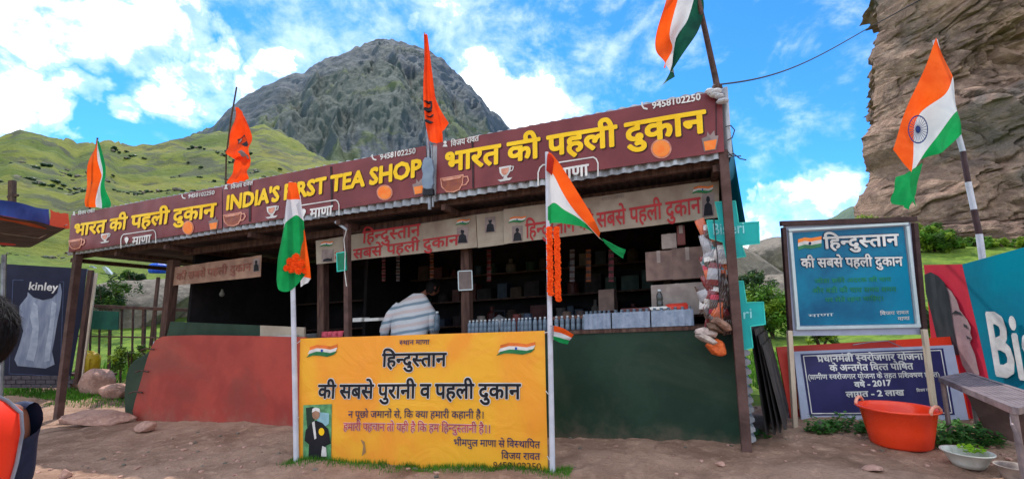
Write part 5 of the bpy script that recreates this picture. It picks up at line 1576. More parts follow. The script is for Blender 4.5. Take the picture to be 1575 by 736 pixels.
stone_px(262, 600, 30, 20, 'stone beside', 16) if False else None
stone_px(1180, 664, 26, 10, 'flat stone at the foot of the leaning corrugated sheets', 17, m=STONEG)
stone_px(1262, 655, 18, 9, 'stone under the left corner of the violet sign', 19, m=STONEG)
stone_px(1340, 722, 30, 7, 'flat pale stone sunk in the dirt in front of the red tub', 21)
stone_px(1108, 716, 14, 7, 'pale pebble in the dirt before the right canopy post', 23)
bo = stone('boulder', at(214, 478, 17) , 1.9, 1.6, 1.25, STONEG, 33, 'large grey boulder on the grass behind the railing', None, 'boulder', 5)
stone('boulder', at(285, 470, 19), 1.8, 1.5, 1.1, STONEG, 34, 'grey boulder half hidden by the shop corner post', None, 'boulder', 4)
for k, (px, py, Y, sx_, sz_, lb) in enumerate([(1160, 425, 26, 2.4, 2.2, 'grey rock outcrop just right of the teal cross signs, the lowest of three'), (1188, 392, 30, 1.8, 2.0, 'peaked grey rock on top of the outcrop left of the blue sign'), (1205, 440, 24, 2.0, 1.2, 'broad grey rock outcrop directly behind the left edge of the blue sign')]):
    stone('rock_outcrop', at(px, py + 12, Y), sx_, 1.8, sz_, STONEG, 40 + k, lb, None, 'rock', 5)
# pebbles and clods strewn over the dirt
q = MB()
rg = random.Random(5)
base_ico = []
bm = bmesh.new(); bmesh.ops.create_icosphere(bm, subdivisions=1, radius=1)
ico_v = [tuple(v.co) for v in bm.verts]; ico_f = [tuple(v.index for v in f.verts) for f in bm.faces]; bm.free()
def lump(q, c, r, flat=.5, rg=rg, mi=0):
    a = rg.uniform(0, PI); ca, sa = math.cos(a), math.sin(a); ex = rg.uniform(.7, 1.5)
    vs = []
    for x, y, z in ico_v:
        j = rg.uniform(.8, 1.15); x *= r * ex * j; y *= r * j; z *= r * flat * j
        vs.append((c[0] + x * ca - y * sa, c[1] + x * sa + y * ca, c[2] + z))
    q.add(vs, ico_f, mi)
PX, PY = [], []
for k in range(2600):
    x = rg.uniform(-5.2, 5.0); y = rg.uniform(3.2, 6.6)
    if vnoise(x * .8, y * .8, 0, 5) + rg.uniform(-.6, .6) < 0: continue
    PX.append(x); PY.append(y)
PZ = hz(np.array(PX), np.array(PY))
for x, y, z in zip(PX, PY, PZ):
    r = .004 + .026 * rg.random() ** 4
    lump(q, (x, y, z + r * .2), r, .55, mi=rg.choice([0, 0, 1]))
tag(q.build('pebbles', [STONEM, STONEG], None), kind='stuff')
q = MB(); PX, PY = [], []
for k in range(260):
    x = rg.uniform(-3.4, -1.2); y = rg.uniform(3.45, 3.95); PX.append(x); PY.append(y)
PZ = hz(np.array(PX), np.array(PY))
CLOD = mat('dark earth clod', (104, 80, 70), (84, 64, 56), .95, 14, bump=.4)
for x, y, z in zip(PX, PY, PZ): lump(q, (x, y, z), rg.uniform(.012, .045), .6)
tag(q.build('earth_clods', CLOD, None), kind='stuff')

# ------------------------------------------------------------------ vegetation
def leaves(mb, centre, rad, n, size, rg, squash=.8, mats=1, shell=.55):
    """leaf-sized faces through a lumpy volume: the mass is broken into clumps with gaps between"""
    cl = []
    for k in range(max(5, n // 90)):
        d = Vector((rg.gauss(0, 1), rg.gauss(0, 1), rg.gauss(0, .8))).normalized() * (rg.random() ** .4)
        cl.append((Vector((centre[0] + d.x * rad * .85, centre[1] + d.y * rad * .85, centre[2] + d.z * rad * squash * .85)), rad * rg.uniform(.22, .42), rg.randrange(mats)))
    vs = []; fs = []; ms = []
    for k in range(n):
        c, r, mi = cl[k % len(cl)]
        d = Vector((rg.gauss(0, 1), rg.gauss(0, 1), rg.gauss(0, 1))).normalized()
        p = c + d * r * (shell + (1 - shell) * rg.random()) * rg.uniform(.6, 1.1)
        a = Vector((rg.uniform(-1, 1), rg.uniform(-1, 1), rg.uniform(-.6, .6))).normalized() * size * rg.uniform(.6, 1.3)
        b = a.cross(d)
        if b.length < 1e-6: continue
        b = b.normalized() * size * .38
        i = len(vs)
        vs += [p - a, p + b, p + a, p - b]; fs.append((i, i + 1, i + 2, i + 3)); ms.append(mi)
    k = len(mb.v); mb.v.extend([tuple(v) for v in vs]); mb.f.extend([tuple(k + j for j in f) for f in fs]); mb.m.extend(ms)
def bush(px, py, Y, w, h, label, mats_, seed, size=.05, n=2500, group=None, name='bush', cat='bush'):
    rg = random.Random(seed)
    base = at(px, py, Y); base[2] = min(base[2], gz(base[0], base[1]) + .3)
    top = at(px, py - h, Y); rad = w * Y / FPX / 2
    hgt = top[2] - base[2]
    r = thing(name, base, label, cat, group)
    q = MB(); m_ = max(1, int(w / h * 1.3))
    for k in range(m_ * 2):
        cx = base[0] + rad * (-.7 + 1.4 * ((k + .5) / (m_ * 2))) + rg.uniform(-.1, .1) * rad
        rr = hgt * rg.uniform(.34, .46)
        leaves(q, (cx, base[1] + rg.uniform(-.3, .3) * rad, base[2] + hgt * rg.uniform(.42, .6)), rr, n // (m_ * 2), size, rg, 1.05, len(mats_))
    q.build('foliage', mats_, r)
    q = MB()
    for k in range(5):
        a = rg.uniform(0, 2 * PI); q.tube([base + np.array([0, 0, -.1]), base + np.array([math.cos(a) * rad * .3, math.sin(a) * rad * .3, hgt * .4]), base + np.array([math.cos(a) * rad * .55, math.sin(a) * rad * .5, hgt * .75])], [.03 * rad + .015, .02 * rad + .01, .006], 5)
    q.build('stems', BARK, r)
    return r
bush(1446, 400, 20, 112, 58, 'rounded yellow green bush between the blue sign and the teal banner', [LEAFB, LEAFY, LEAF], 3, .085, 14000)
bush(1552, 388, 19, 84, 26, 'low green bush behind the top of the teal banner at the right edge', [LEAFB, LEAFY], 4, .08, 6000)
bush(1508, 392, 22, 46, 30, 'small dark green bush right of the rounded bush, behind the striped pole', [LEAFB, LEAF], 5, .09, 3500)
bush(1190, 520, 14, 80, 92, 'green bush seen between the shop corner and the blue sign', [LEAFB, LEAF, LEAFY], 6, .065, 9000)
bush(1152, 440, 20, 60, 44, 'bush on the rocks just right of the shop corner post', [LEAFD, LEAF], 7, .08, 4000)
bush(1330, 352, 29, 46, 26, 'bush at the foot of the left edge of the cliff', [LEAFB, LEAFY], 8, .10, 3000)
bush(1262, 520, 10.5, 60, 22, 'low leafy plant behind the gap between the blue and violet signs', [LEAF, LEAFY], 9, .05, 1500)
bush(1440, 520, 9.5, 36, 60, 'pale green weeds behind the right leg of the blue sign', [LEAFD, LEAFY], 19, .05, 1500)
bush(166, 452, 15, 58, 34, 'dark bush on the slope beyond the railing', [LEAFD, LEAF], 10, .06, 3000)
bush(205, 440, 22, 60, 28, 'lighter green bush on the slope above the big boulder', [LEAF, LEAFD], 11, .08, 2500)
bush(232, 600, 8.3, 40, 64, 'leafy yellow green weeds by the railing next to the green end sheet', [LEAFY, LEAF], 12, .035, 2600)
bush(205, 560, 9.6, 50, 40, 'pale green weeds behind the railing near the boulder', [LEAFY, LEAF], 13, .04, 2200)
bush(142, 320, 62, 30, 34, 'thin distant shrub on the hill behind the leftmost flag', [LEAFD, LEAFD], 14, .22, 500)
# scrub and rocks dotted over the hillside
q = MB(); rg = random.Random(8)
cand = []
for k in range(1500):
    px = rg.uniform(-60, 660); r = 45 * (5.0 ** rg.random())
    azz = math.atan2((px - CX) / FPX, .99)
    cand.append((r * math.sin(azz), r * math.cos(azz)))
cx_ = np.array([c[0] for c in cand]); cy_ = np.array([c[1] for c in cand])
dens = fbm(cx_ / 28, cy_ / 28, 0, 3, 101); zz = hz(cx_, cy_)
for x, y, z, d in zip(cx_, cy_, zz, dens):
    if d < .22 + rg.uniform(-.1, .4): continue
    rr = math.hypot(x, y) * rg.uniform(.0016, .0055)
    for j in range(3):
        lump(q, (x + rg.uniform(-1, 1) * rr, y + rg.uniform(-1, 1) * rr, z + rr * .2), rr * rg.uniform(.5, 1), .8, rg, 0 if rg.random() < .75 else 1)
tag(q.build('hillside_scrub', [LEAFD, STONEG], None), kind='stuff')
# ground weeds and grass
def blades(q, x0, x1, y0, y1, n, h, seed, lean=.4, w=.006, fade=None):
    rg = random.Random(seed); X = [rg.uniform(x0, x1) for _ in range(n)]; Y = [rg.uniform(y0, y1) for _ in range(n)]
    Z = hz(np.array(X), np.array(Y))
    for x, y, z in zip(X, Y, Z):
        hh_ = h * rg.uniform(.4, 1.2); a = rg.uniform(0, 2 * PI); l = lean * hh_ * rg.random(); ww = w * rg.uniform(.6, 1.3); b = rg.uniform(0, PI)
        cx2, sy2 = math.cos(b) * ww, math.sin(b) * ww
        m1 = (x + math.cos(a) * l * .4, y + math.sin(a) * l * .4, z + hh_ * .6)
        q.add([(x - cx2, y - sy2, z - .01), (x + cx2, y + sy2, z - .01), (m1[0] + cx2 * .7, m1[1] + sy2 * .7, m1[2]), (m1[0] - cx2 * .7, m1[1] - sy2 * .7, m1[2]), (x + math.cos(a) * l, y + math.sin(a) * l, z + hh_)],
              [(0, 1, 2, 3), (3, 2, 4)])
q = MB()
nyx = yd / L_; perp = np.array([nyx[1], -nyx[0], 0]); 
rg = random.Random(21); X, Y = [], []
for k in range(6000):
    t = rg.uniform(-.10, L_ + .18); d = abs(rg.gauss(0, .10)) - .05
    if fbm(t * 2.3, d * 4, 0, 3, 9) < -.25 + abs(d) * .9: continue
    p = A_ + nyx * t + perp * d; X.append(p[0]); Y.append(p[1])
Z = hz(np.array(X), np.array(Y))
for x, y, z in zip(X, Y, Z):
    hh_ = rg.uniform(.015, .055); a = rg.uniform(0, 2 * PI); l = .5 * hh_ * rg.random(); b = rg.uniform(0, PI); cx2, sy2 = math.cos(b) * .0035, math.sin(b) * .0035
    q.add([(x - cx2, y - sy2, z - .01), (x + cx2, y + sy2, z - .01), (x + math.cos(a) * l, y + math.sin(a) * l, z + hh_)], [(0, 1, 2)])
tag(q.build('grass_tuft_strip', GRASSM, None), kind='stuff')
q = MB()
c = gpix(70, 606); blades(q, c[0] - 1.6, c[0] + 1.0, c[1] - .35, c[1] + .25, 3500, .10, 31)
c = gpix(165, 620); blades(q, c[0] - 1.2, c[0] + .6, c[1] - .2, c[1] + 1.2, 1200, .07, 32)
c = gpix(200, 588); blades(q, c[0] - 1.6, c[0] + 1.4, c[1] - .3, c[1] + 2.4, 6000, .12, 33, w=.008)
tag(q.build('rough_grass', GRASSM, None), kind='stuff')
q = MB()
blades(q, 3.0, 8.5, 7.2, 11.5, 9000, .13, 34, w=.01)
tag(q.build('meadow_grass', GRASSM, None), kind='stuff')
# broad-leaved weeds in front of the boards
def weedpatch(px0, px1, py0, py1, n, h, seed, size, m):
    rg = random.Random(seed); q = MB()
    for k in range(n):
        p = gpix(rg.uniform(px0, px1), rg.uniform(py0, py1)); hh_ = h * rg.uniform(.3, 1.0)
        for j in range(rg.randint(5, 9)):
            a = rg.uniform(0, 2 * PI); el = rg.uniform(.1, .9); s_ = size * rg.uniform(.6, 1.3)
            b = np.array([p[0], p[1], p[2] + hh_ * rg.random()]); d = np.array([math.cos(a) * math.cos(el), math.sin(a) * math.cos(el), math.sin(el)])
            sd_ = np.array([-math.sin(a), math.cos(a), 0]) * s_ * .32
            q.add([b, b + d * s_ * .5 + sd_, b + d * s_ + np.array([0, 0, -.25 * s_]), b + d * s_ * .5 - sd_, b + d * s_ * .55 + np.array([0, 0, -.08 * s_])], [(0, 1, 4), (1, 2, 4), (2, 3, 4), (3, 0, 4)])
    return q
WEEDS = [(1240, 1345, 650, 668, 85, .11, 1, .055), (1432, 1545, 664, 690, 130, .15, 2, .065), (1160, 1185, 664, 676, 20, .06, 3, .04), (1345, 1480, 652, 664, 36, .08, 4, .05)]
q = MB()
for w_ in WEEDS:
    p = weedpatch(*w_, WEEDM); k = len(q.v); q.v += p.v; q.f += [tuple(k + i for i in f) for f in p.f]; q.m += p.m
tag(q.build('broad_leaf_weeds', WEEDM, None), kind='stuff')

# ------------------------------------------------------------------ small far things
q = MB(); c = at(20, 330, 26); q.beam(at(18, 345, 26), at(19, 278, 26), .25, .25, up=(0, 1, 0)); q.beam(at(12, 303, 26), at(28, 300, 26), .12, .12)
tag(q.build('utility_pole', WOODD, None, origin=at(18, 345, 26)), 'short brown utility pole on the hillside above the blue stall roof', 'pole')
hs = thing('hillside_hut', at(160, 432, 26), 'far little shed with pale slanted roof strips seen under the left end of the canopy', 'shed')
for k, (a, b, c_, d) in enumerate([((137, 409), (142, 408), (153, 425), (148, 427)), ((156, 410), (161, 409), (176, 427), (170, 429))]):
    q = MB(); q.prism([at(*a, 26), at(*b, 26), at(*c_, 26.4), at(*d, 26.4)], (0, .3, -.1)); q.build('roof_strip', WHITER, hs)
q = MB(); q.prism([at(147, 427, 26.5), at(178, 428, 26.5), at(178, 434, 26.5), at(150, 433, 26.5)], (0, .6, 0)); q.build('wall', mat('pale teal wall', (130, 170, 180), None, .7), hs)
ho = thing('stone_hut', at(423, 252, 190), 'tiny dark stone hut high on the grassy hill right of the orange flag', 'hut')
q = MB(); a = at(413, 246, 190); zb = gz(a[0], a[1]); a[2] = min(a[2], zb + 2.5)
q.box((a[0] - 3.4, a[1] - 2, a[2] - 5), (a[0] + 4.0, a[1] + 3, a[2] + .6)); q.build('wall', BRICKM, ho)
q = MB(); q.prism([(a[0] - 4, a[1] - 2.6, a[2] + .5), (a[0] + 4.6, a[1] - 2.6, a[2] + .5), (a[0] + 4.6, a[1] - 2.6, a[2] + 1.0), (a[0] - 4, a[1] - 2.6, a[2] + 1.3)], (0, 6.4, 0)); q.build('roof', SH, ho)
q = MB(); q.lathe(at(242, 420, 11.5), [(.0, 0), (.15, .0), (.17, .05), (.17, .2), (.12, .24), (.0, .25)], 12, sx=1.2); tag(q.build('blue_container', BLUEBR, None, origin=at(242, 420, 11.5)), 'bright blue plastic container just left of the shop corner post', 'container')
q = MB(); a = at(243, 432, 11.5); q.beam((a[0], a[1], a[2] + .1), (a[0], a[1], gz(a[0], a[1])), .06, .06); tag(q.build('support_post', WOODD, None, origin=a), 'post holding up the bright blue container behind the shop corner', 'post')

# ================================================================== INSIDE THE SHOP
_ps = [0]
def packet_mesh(q, c, w, h, th, ax, az_, n_):
    _ps[0] += 1; sd = _ps[0] * 3.7
    def f(sgn):
        def g(i, j):
            e = (1 - abs(2 * i - 1) ** 6) * (1 - abs(2 * j - 1) ** 2.2)
            cr_ = .10 * th * math.sin(i * 23 + sd) * math.sin(j * 17 + sd * 2) + .5 * th * math.sin(j * 3 + sd) * (i - .5)
            return c + ax * (i - .5) * w * (1 - .12 * e) + az_ * (j - .5) * h + n_ * (sgn * th * .5 * e + cr_)
        return g
    mi = lambda i, j: 1 if .28 < j < .7 else 0
    q.grid(f(1), 8, 8, mi=mi); q.grid(f(-1), 8, 8, mi=mi)

# loose bottles along the counter
def make_bottle(u, v, z, h=.215, r=.030, label=None, group=None):
    c = S(u, v, z)
    b = thing('water_bottle', c, label, 'bottle', group)
    q = MB(); q.lathe(c, [(.0, 0), (r * .9, 0), (r, .01), (r, h * .35), (r * .92, h * .42), (r, h * .5), (r, h * .66), (r * .8, h * .78), (r * .4, h * .88), (r * .4, h * .92)], 12); q.build('body', PETB, b, smooth=True)
    q = MB(); q.lathe(c + np.array([0, 0, h * .9]), [(.0, 0), (r * .5, 0), (r * .5, h * .09), (.0, h * .095)], 10); q.build('cap', CAPW, b)
    return b
first = None; bu0 = SP(722, 505, .30)[0]; bu1 = SP(843, 500, .30)[0]
nb = 20
for k in range(nb):
    u = bu0 + (bu1 - bu0) * k / (nb - 1) + random.uniform(-.008, .008)
    if first is None:
        first = make_bottle(u, .30, 1.12, .165, .026, 'clear water bottle with white cap in the loose row left of the garland pole', 'loose water bottles along the counter'); u_first = S(u, .30, 1.12)
    else:
        c = copy_tree(first); c.location = [float(q_) for q_ in S(u, .30 + random.uniform(-.02, .03), 1.12)]
        c.rotation_euler.z = random.uniform(0, 6)
for k in range(6):
    u = SP(856 + k * 8.5, 500, .30)[0]
    c = copy_tree(first); c.location = [float(q_) for q_ in S(u, .30, 1.12)]
    c['label'] = ['first', 'second', 'third', 'fourth', 'fifth', 'sixth'][k] + ' clear water bottle right of the garland pole, before the wrapped packs'; c['group'] = 'water bottles just right of the pole'
def pack(px0, px1, label):
    v0 = .18
    u0, u1 = SP(px1, 505, v0)[0], SP(px0, 505, v0)[0]
    r = (u1 - u0) / 12
    pk = thing('bottle_pack', S((u0 + u1) / 2, v0 + .1, 1.12), label, 'bottle pack', 'shrink-wrapped packs of water bottles on the counter')
    proto = None
    for i in range(6):
        for j in range(2):
            c = S(u0 + r * (2 * i + 1), v0 + .035 + r + j * 2 * r, 1.12)
            q = MB(); h = .20
            q.lathe(c, [(.0, 0), (r * .9, 0), (r * .97, .01), (r * .97, h * .7), (r * .75, h * .82), (r * .4, h * .9), (r * .4, h * .93), (r * .46, h * .93), (r * .46, h * 1.0), (.0, h * 1.0)], 10)
            o = q.build('bottle', PETB, pk, smooth=True)
    q = MB(S)
    n = 36
    def f(i, j):
        a = i
        uu = u0 + (u1 - u0) * a
        return (uu, v0 + .012 + .012 * abs(math.sin(PI * 6 * a)) * -1 + .02, 1.125 + .165 * j - .0)
    q.grid(f, n, 3)
    q.grid(lambda i, j: (u0 + (u1 - u0) * i, v0 + .03 + .14 * j, 1.288 + .006 * math.sin(i * 38)), n, 2)
    q.build('shrink_film', WRAP, pk, smooth=True)
pack(897, 939, 'leftmost of three film-wrapped bottle packs, partly behind the paper flag'); pack(941, 1000, 'middle one of three film-wrapped bottle packs on the green counter'); pack(1002, 1068, 'rightmost of three film-wrapped bottle packs, under the cartons')
# cartons
def carton(px0, px1, py0, py1, v, d, m, label, name='carton', group='cartons stacked at the right end of the counter', cat='carton', lid=True):
    a = SP(px0, py1, v); b = SP(px1, py0, v); zt = b[1]; za = a[1]
    bx_ = thing(name, S((a[0] + b[0]) / 2, v + d / 2, za), label, cat, group)
    q = MB(S); q.box((b[0], v, za), (a[0], v + d, zt)); bevel(q.build('body', m, bx_), .004)
    q = MB(S); um = (a[0] + b[0]) / 2; q.box((um - .02, v - .003, za + (zt - za) * .6), (um + .02, v + .0, zt)); q.box((um - .02, v - .003, zt), (um + .02, v + d, zt + .003)); q.build('tape', CARD2, bx_)
    return bx_
carton(1004, 1083, 470, 487, .50, .3, CARD2, 'low pale tray under the upright cartons') if False else None
carton(1003, 1082, 433, 486, .52, .30, CARD2, 'wide pale carton at the bottom of the stack on the counter')
carton(994, 1033, 384, 432, .53, .30, CARD, 'left brown carton standing on the wide pale one')
carton(1035, 1081, 378, 430, .53, .30, CARD, 'right brown carton standing on the wide pale one')
carton(1018, 1040, 358, 383, .55, .2, CARD2, 'small square tin box on top of the left brown carton')
carton(1042, 1053, 346, 377, .55, .08, mat('reddish tin', (120, 60, 56), None, .5), 'narrow reddish box standing on the right brown carton')
fb = make_bottle(SP(1015, 470, .40)[0], .40, 1.30, .22, .035, 'dark netted bottle hanging in front of the pale carton', None)
fb.children[0].data = fb.children[0].data.copy(); fb.children[0].data.materials[0] = GLASSD
rp = thing('snack_packet', S(SP(1040, 470, .3)[0], .30, 1.30), 'red and white packet lying on top of the rightmost bottle pack', 'packet')
uh3 = UH + np.array([0, 0, SL])
q = MB(); packet_mesh(q, S(SP(1042, 468, .3)[0], .30, 1.325), .22, .13, .05, -uh3, np.array([0, .75, .45]), -VH * .6 + np.array([0, 0, .8])); q.build('packet', REDB, rp, smooth=True)
q = MB(); packet_mesh(q, S(SP(1015, 474, .3)[0], .29, 1.315), .2, .1, .03, -uh3, np.array([0, .9, .2]), np.array([0, 0, 1.0])); tag(q.build('snack_packet', WPRINT, None, origin=S(SP(1015, 474, .3)[0], .29, 1.31)), 'flat white packet lying left of the red one on the bottle pack', 'packet')
# things standing further in; interior shade is put into their darkened colours
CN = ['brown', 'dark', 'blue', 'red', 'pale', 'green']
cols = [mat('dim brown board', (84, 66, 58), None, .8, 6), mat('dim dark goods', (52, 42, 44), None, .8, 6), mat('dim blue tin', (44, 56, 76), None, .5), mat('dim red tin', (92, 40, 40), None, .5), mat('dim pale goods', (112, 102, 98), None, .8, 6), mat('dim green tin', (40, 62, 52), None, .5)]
rg = random.Random(12)
GL = ['dim carton on the back shelves', 'dim jar on the back shelves']
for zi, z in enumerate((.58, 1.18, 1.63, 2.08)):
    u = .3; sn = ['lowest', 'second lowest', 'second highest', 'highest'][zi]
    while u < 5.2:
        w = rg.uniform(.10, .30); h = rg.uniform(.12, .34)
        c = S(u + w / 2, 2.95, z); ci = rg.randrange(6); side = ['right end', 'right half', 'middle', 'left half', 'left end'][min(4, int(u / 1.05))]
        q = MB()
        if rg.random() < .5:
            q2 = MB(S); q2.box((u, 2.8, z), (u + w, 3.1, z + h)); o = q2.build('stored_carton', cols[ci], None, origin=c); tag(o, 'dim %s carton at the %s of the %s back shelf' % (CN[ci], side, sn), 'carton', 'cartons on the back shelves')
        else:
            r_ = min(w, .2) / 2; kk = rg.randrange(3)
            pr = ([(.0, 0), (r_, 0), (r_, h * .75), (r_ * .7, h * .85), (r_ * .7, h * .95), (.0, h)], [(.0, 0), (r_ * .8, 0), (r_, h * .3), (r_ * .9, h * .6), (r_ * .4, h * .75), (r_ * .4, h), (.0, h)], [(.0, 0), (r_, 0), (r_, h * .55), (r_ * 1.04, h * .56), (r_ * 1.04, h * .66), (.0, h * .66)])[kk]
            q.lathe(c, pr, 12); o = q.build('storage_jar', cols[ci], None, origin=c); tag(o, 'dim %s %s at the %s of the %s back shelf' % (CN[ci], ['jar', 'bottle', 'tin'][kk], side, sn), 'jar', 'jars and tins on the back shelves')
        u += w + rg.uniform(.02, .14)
# kettle and jars by the bottles, sachet strips hung under the lintel
kt_ = thing('kettle', S(SP(768, 490, .9)[0], .9, 1.12), 'dull metal kettle behind the loose bottles left of the garland pole', 'kettle')
c = S(SP(768, 490, .9)[0], .9, 1.12)
q = MB(); q.lathe(c, [(.0, 0), (.11, 0), (.13, .04), (.12, .12), (.07, .18), (.05, .19), (.02, .21), (.0, .22)], 18); q.build('body', GALV, kt_, smooth=True)
q = MB(); q.tube([c + np.array([.10, 0, .08]), c + np.array([.17, 0, .14]), c + np.array([.19, 0, .18])], [.025, .016, .012], 8); q.build('spout', GALV, kt_)
q = MB(); q.tube([c + np.array([-.08, 0, .16]), c + np.array([-.07, 0, .27]), c + np.array([.07, 0, .27]), c + np.array([.08, 0, .16])], .008, 6); q.build('handle', BLACKP, kt_)
for k, (px_, lb, ci) in enumerate([(740, 'pale jar left of the kettle behind the loose bottles', 4), (795, 'reddish jar right of the kettle behind the loose bottles', 3), (812, 'blue tin near the garland pole behind the loose bottles', 2), (872, 'brown jar right of the garland on the counter', 0), (893, 'dark jar second right of the garland on the counter', 1)]):
    c = S(SP(px_, 490, .8)[0], .8, 1.12); q = MB(); q.lathe(c, [(.0, 0), (.07, 0), (.075, .02), (.075, .15), (.055, .18), (.055, .21), (.0, .215)], 14); tag(q.build('counter_jar', cols[ci], None, smooth=False, origin=c), lb, 'jar')
for k, (px_, cn_) in enumerate([(590, 'pink'), (612, 'silver'), (664, 'orange'), (752, 'red'), (880, 'silver'), (905, 'orange'), (940, 'pink')]):
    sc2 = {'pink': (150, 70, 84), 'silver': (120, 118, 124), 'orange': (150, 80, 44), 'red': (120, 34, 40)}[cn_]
    st_ = thing('sachet_strip', sy(px_, 395, 1.4), 'dim strip of %s sachets hung %s inside the shop' % (cn_, ['left of the man', 'above the man', 'right of the man', 'right of the middle post', 'just right of the garland', 'further right of the garland', 'above the plain brown carton'][k]), 'sachets', 'sachet strips hung in the dim shop')
    for j_ in range(5):
        q = MB(); packet_mesh(q, sy(px_, 388 + j_ * 10, 1.4), .07, .085, .015, -UH, np.array([0, 0, 1.0]), -VH); q.build('sachet', [mat('dim %s sachet' % cn_, sc2, None, .4, 20), DARKITEM], st_)
# goods along the counter inside
def lowbox(px0, px1, py0, py1, v, d, m, label, name='box', cat='box'):
    a = SP(px0, py1, v); b = SP(px1, py0, v)
    q = MB(S); q.box((b[0], v, min(a[1], b[1])), (a[0], v + d, max(a[1], b[1]))); return tag(bevel(q.build(name, m, None, origin=S(a[0], v, a[1])), .004), label, cat)
lowbox(921, 944, 444, 478, 1.2, .3, CARD, 'plain brown carton in the dim middle of the shop', 'carton', 'carton')
lowbox(542, 556, 488, 495, .8, .2, WPRINT, 'left white tray edge on the dim counter beside the man', 'tray', 'tray')
lowbox(560, 583, 488, 494, .8, .2, WPRINT, 'right white tray edge on the dim counter next to the man', 'tray', 'tray')
lowbox(850, 905, 484, 492, .6, .25, mat('brown tray', (120, 78, 66), None, .6), 'shallow brown tray behind the loose bottles right of the pole', 'tray', 'tray')
lowbox(955, 1000, 472, 482, .5, .25, mat('brown red packets', (112, 54, 54), (90, 60, 60), .5, 20), 'dark red box of packets behind the middle bottle pack', 'box', 'box')
PINKS = mat('pink foil', (196, 70, 90), (150, 40, 60), .35, 16)
for k, (x, y) in enumerate([(500, 505), (508, 500), (516, 507), (524, 502)]):
    u, z = SP(x, y, .35)
    q = MB(); packet_mesh(q, S(u, .35, 1.17), .10, .12, .04, -uh3, np.array([0, .2, .95]), -VH)
    tag(q.build('snack_packet', PINKS, None, origin=S(u, .35, 1.12)), ['first pink foil packet from the left beside the thin post', 'second pink foil packet from the left beside the thin post', 'third pink foil packet from the left beside the thin post', 'fourth pink foil packet, nearest the thin post'][k], 'packet', 'pink packets on the counter')
fb2 = make_bottle(SP(672, 500, .9)[0], .9, 1.16, .27, .045, 'dim clear bottle with white cap right of the man in the striped shirt', None)
# hanging bulb, ladles
hb = thing('hanging_bulb', sy(341, 452, .9), 'pale bulb hanging on a cord over the red counter', 'lamp')
q = MB(); q.tube([sy(341, 432, .9), sy(341, 400, .9)], .006, 5); q.build('cord', CABLE, hb)
q = MB(); q.lathe(sy(341, 456, .9), [(.0, 0), (.03, .01), (.045, .04), (.035, .075), (.02, .1), (.02, .13), (.0, .13)], 12); q.build('bulb', mat('frosted bulb', (150, 148, 142), None, .3), hb, smooth=True)
q = MB(); q.lathe(sy(322, 450, 1.0), [(.0, 0), (.05, .02), (.06, .06), (.03, .12), (.0, .14)], 10); q.tube([sy(322, 440, 1.0), sy(324, 410, 1.0)], .005, 5)
tag(q.build('hanging_ladle', GALV, None, origin=sy(322, 450, 1.0)), 'dim metal ladle hanging left of the bulb', 'ladle')
# small green sign and its arm at the thin post
gs = thing('small_green_sign', sy(526, 415, .06), 'small green box sign on the thin post in front of the cream banner', 'sign')
gsp = shop_plane(.05)
board(gsp, [(518, 389), (531, 387), (532, 415), (519, 417)], .05, mat('sign green', (10, 120, 88), None, .5), 'panel', gs)
q = MB(); ring_on(q, gsp, [(518, 389), (531, 387), (532, 415), (519, 417)], 1.6, .004); q.build('edging', TEALE, gs)
q = MB(); q.beam(sy(516, 341, .06), sy(534, 353, .06), .03, .03); tag(q.build('lamp_arm', GALV, None, origin=sy(534, 353, .06)), 'short pale metal arm at the head of the thin post', 'bracket')
q = MB(); q.tube([sy(533, 353, .05), sy(529, 368, .05), sy(531, 390, .04), sy(530, 416, .05), sy(533, 440, .05)], .006, 5); tag(q.build('hanging_wire', WPRINT, None, origin=sy(533, 353, .05)), 'pale wire hanging down the thin post past the green sign', 'wire')
# framed notice on the middle post
nf = thing('framed_notice', sy(716, 445, .52), 'small pale framed notice fixed on the middle post', 'notice')
np_ = shop_plane(.52)
board(np_, [(705, 417), (726, 416), (727, 445), (706, 446)], .012, mat('notice paper', (120, 106, 104), (104, 90, 90), .7), 'sheet', nf)
for a, b in (((705, 417), (726, 416)), ((706, 446), (727, 445)), ((705, 417), (706, 446)), ((726, 416), (727, 445))): fr(np_, a, b, .014, FRAMEW, nf, 'frame_member', .006, .012)
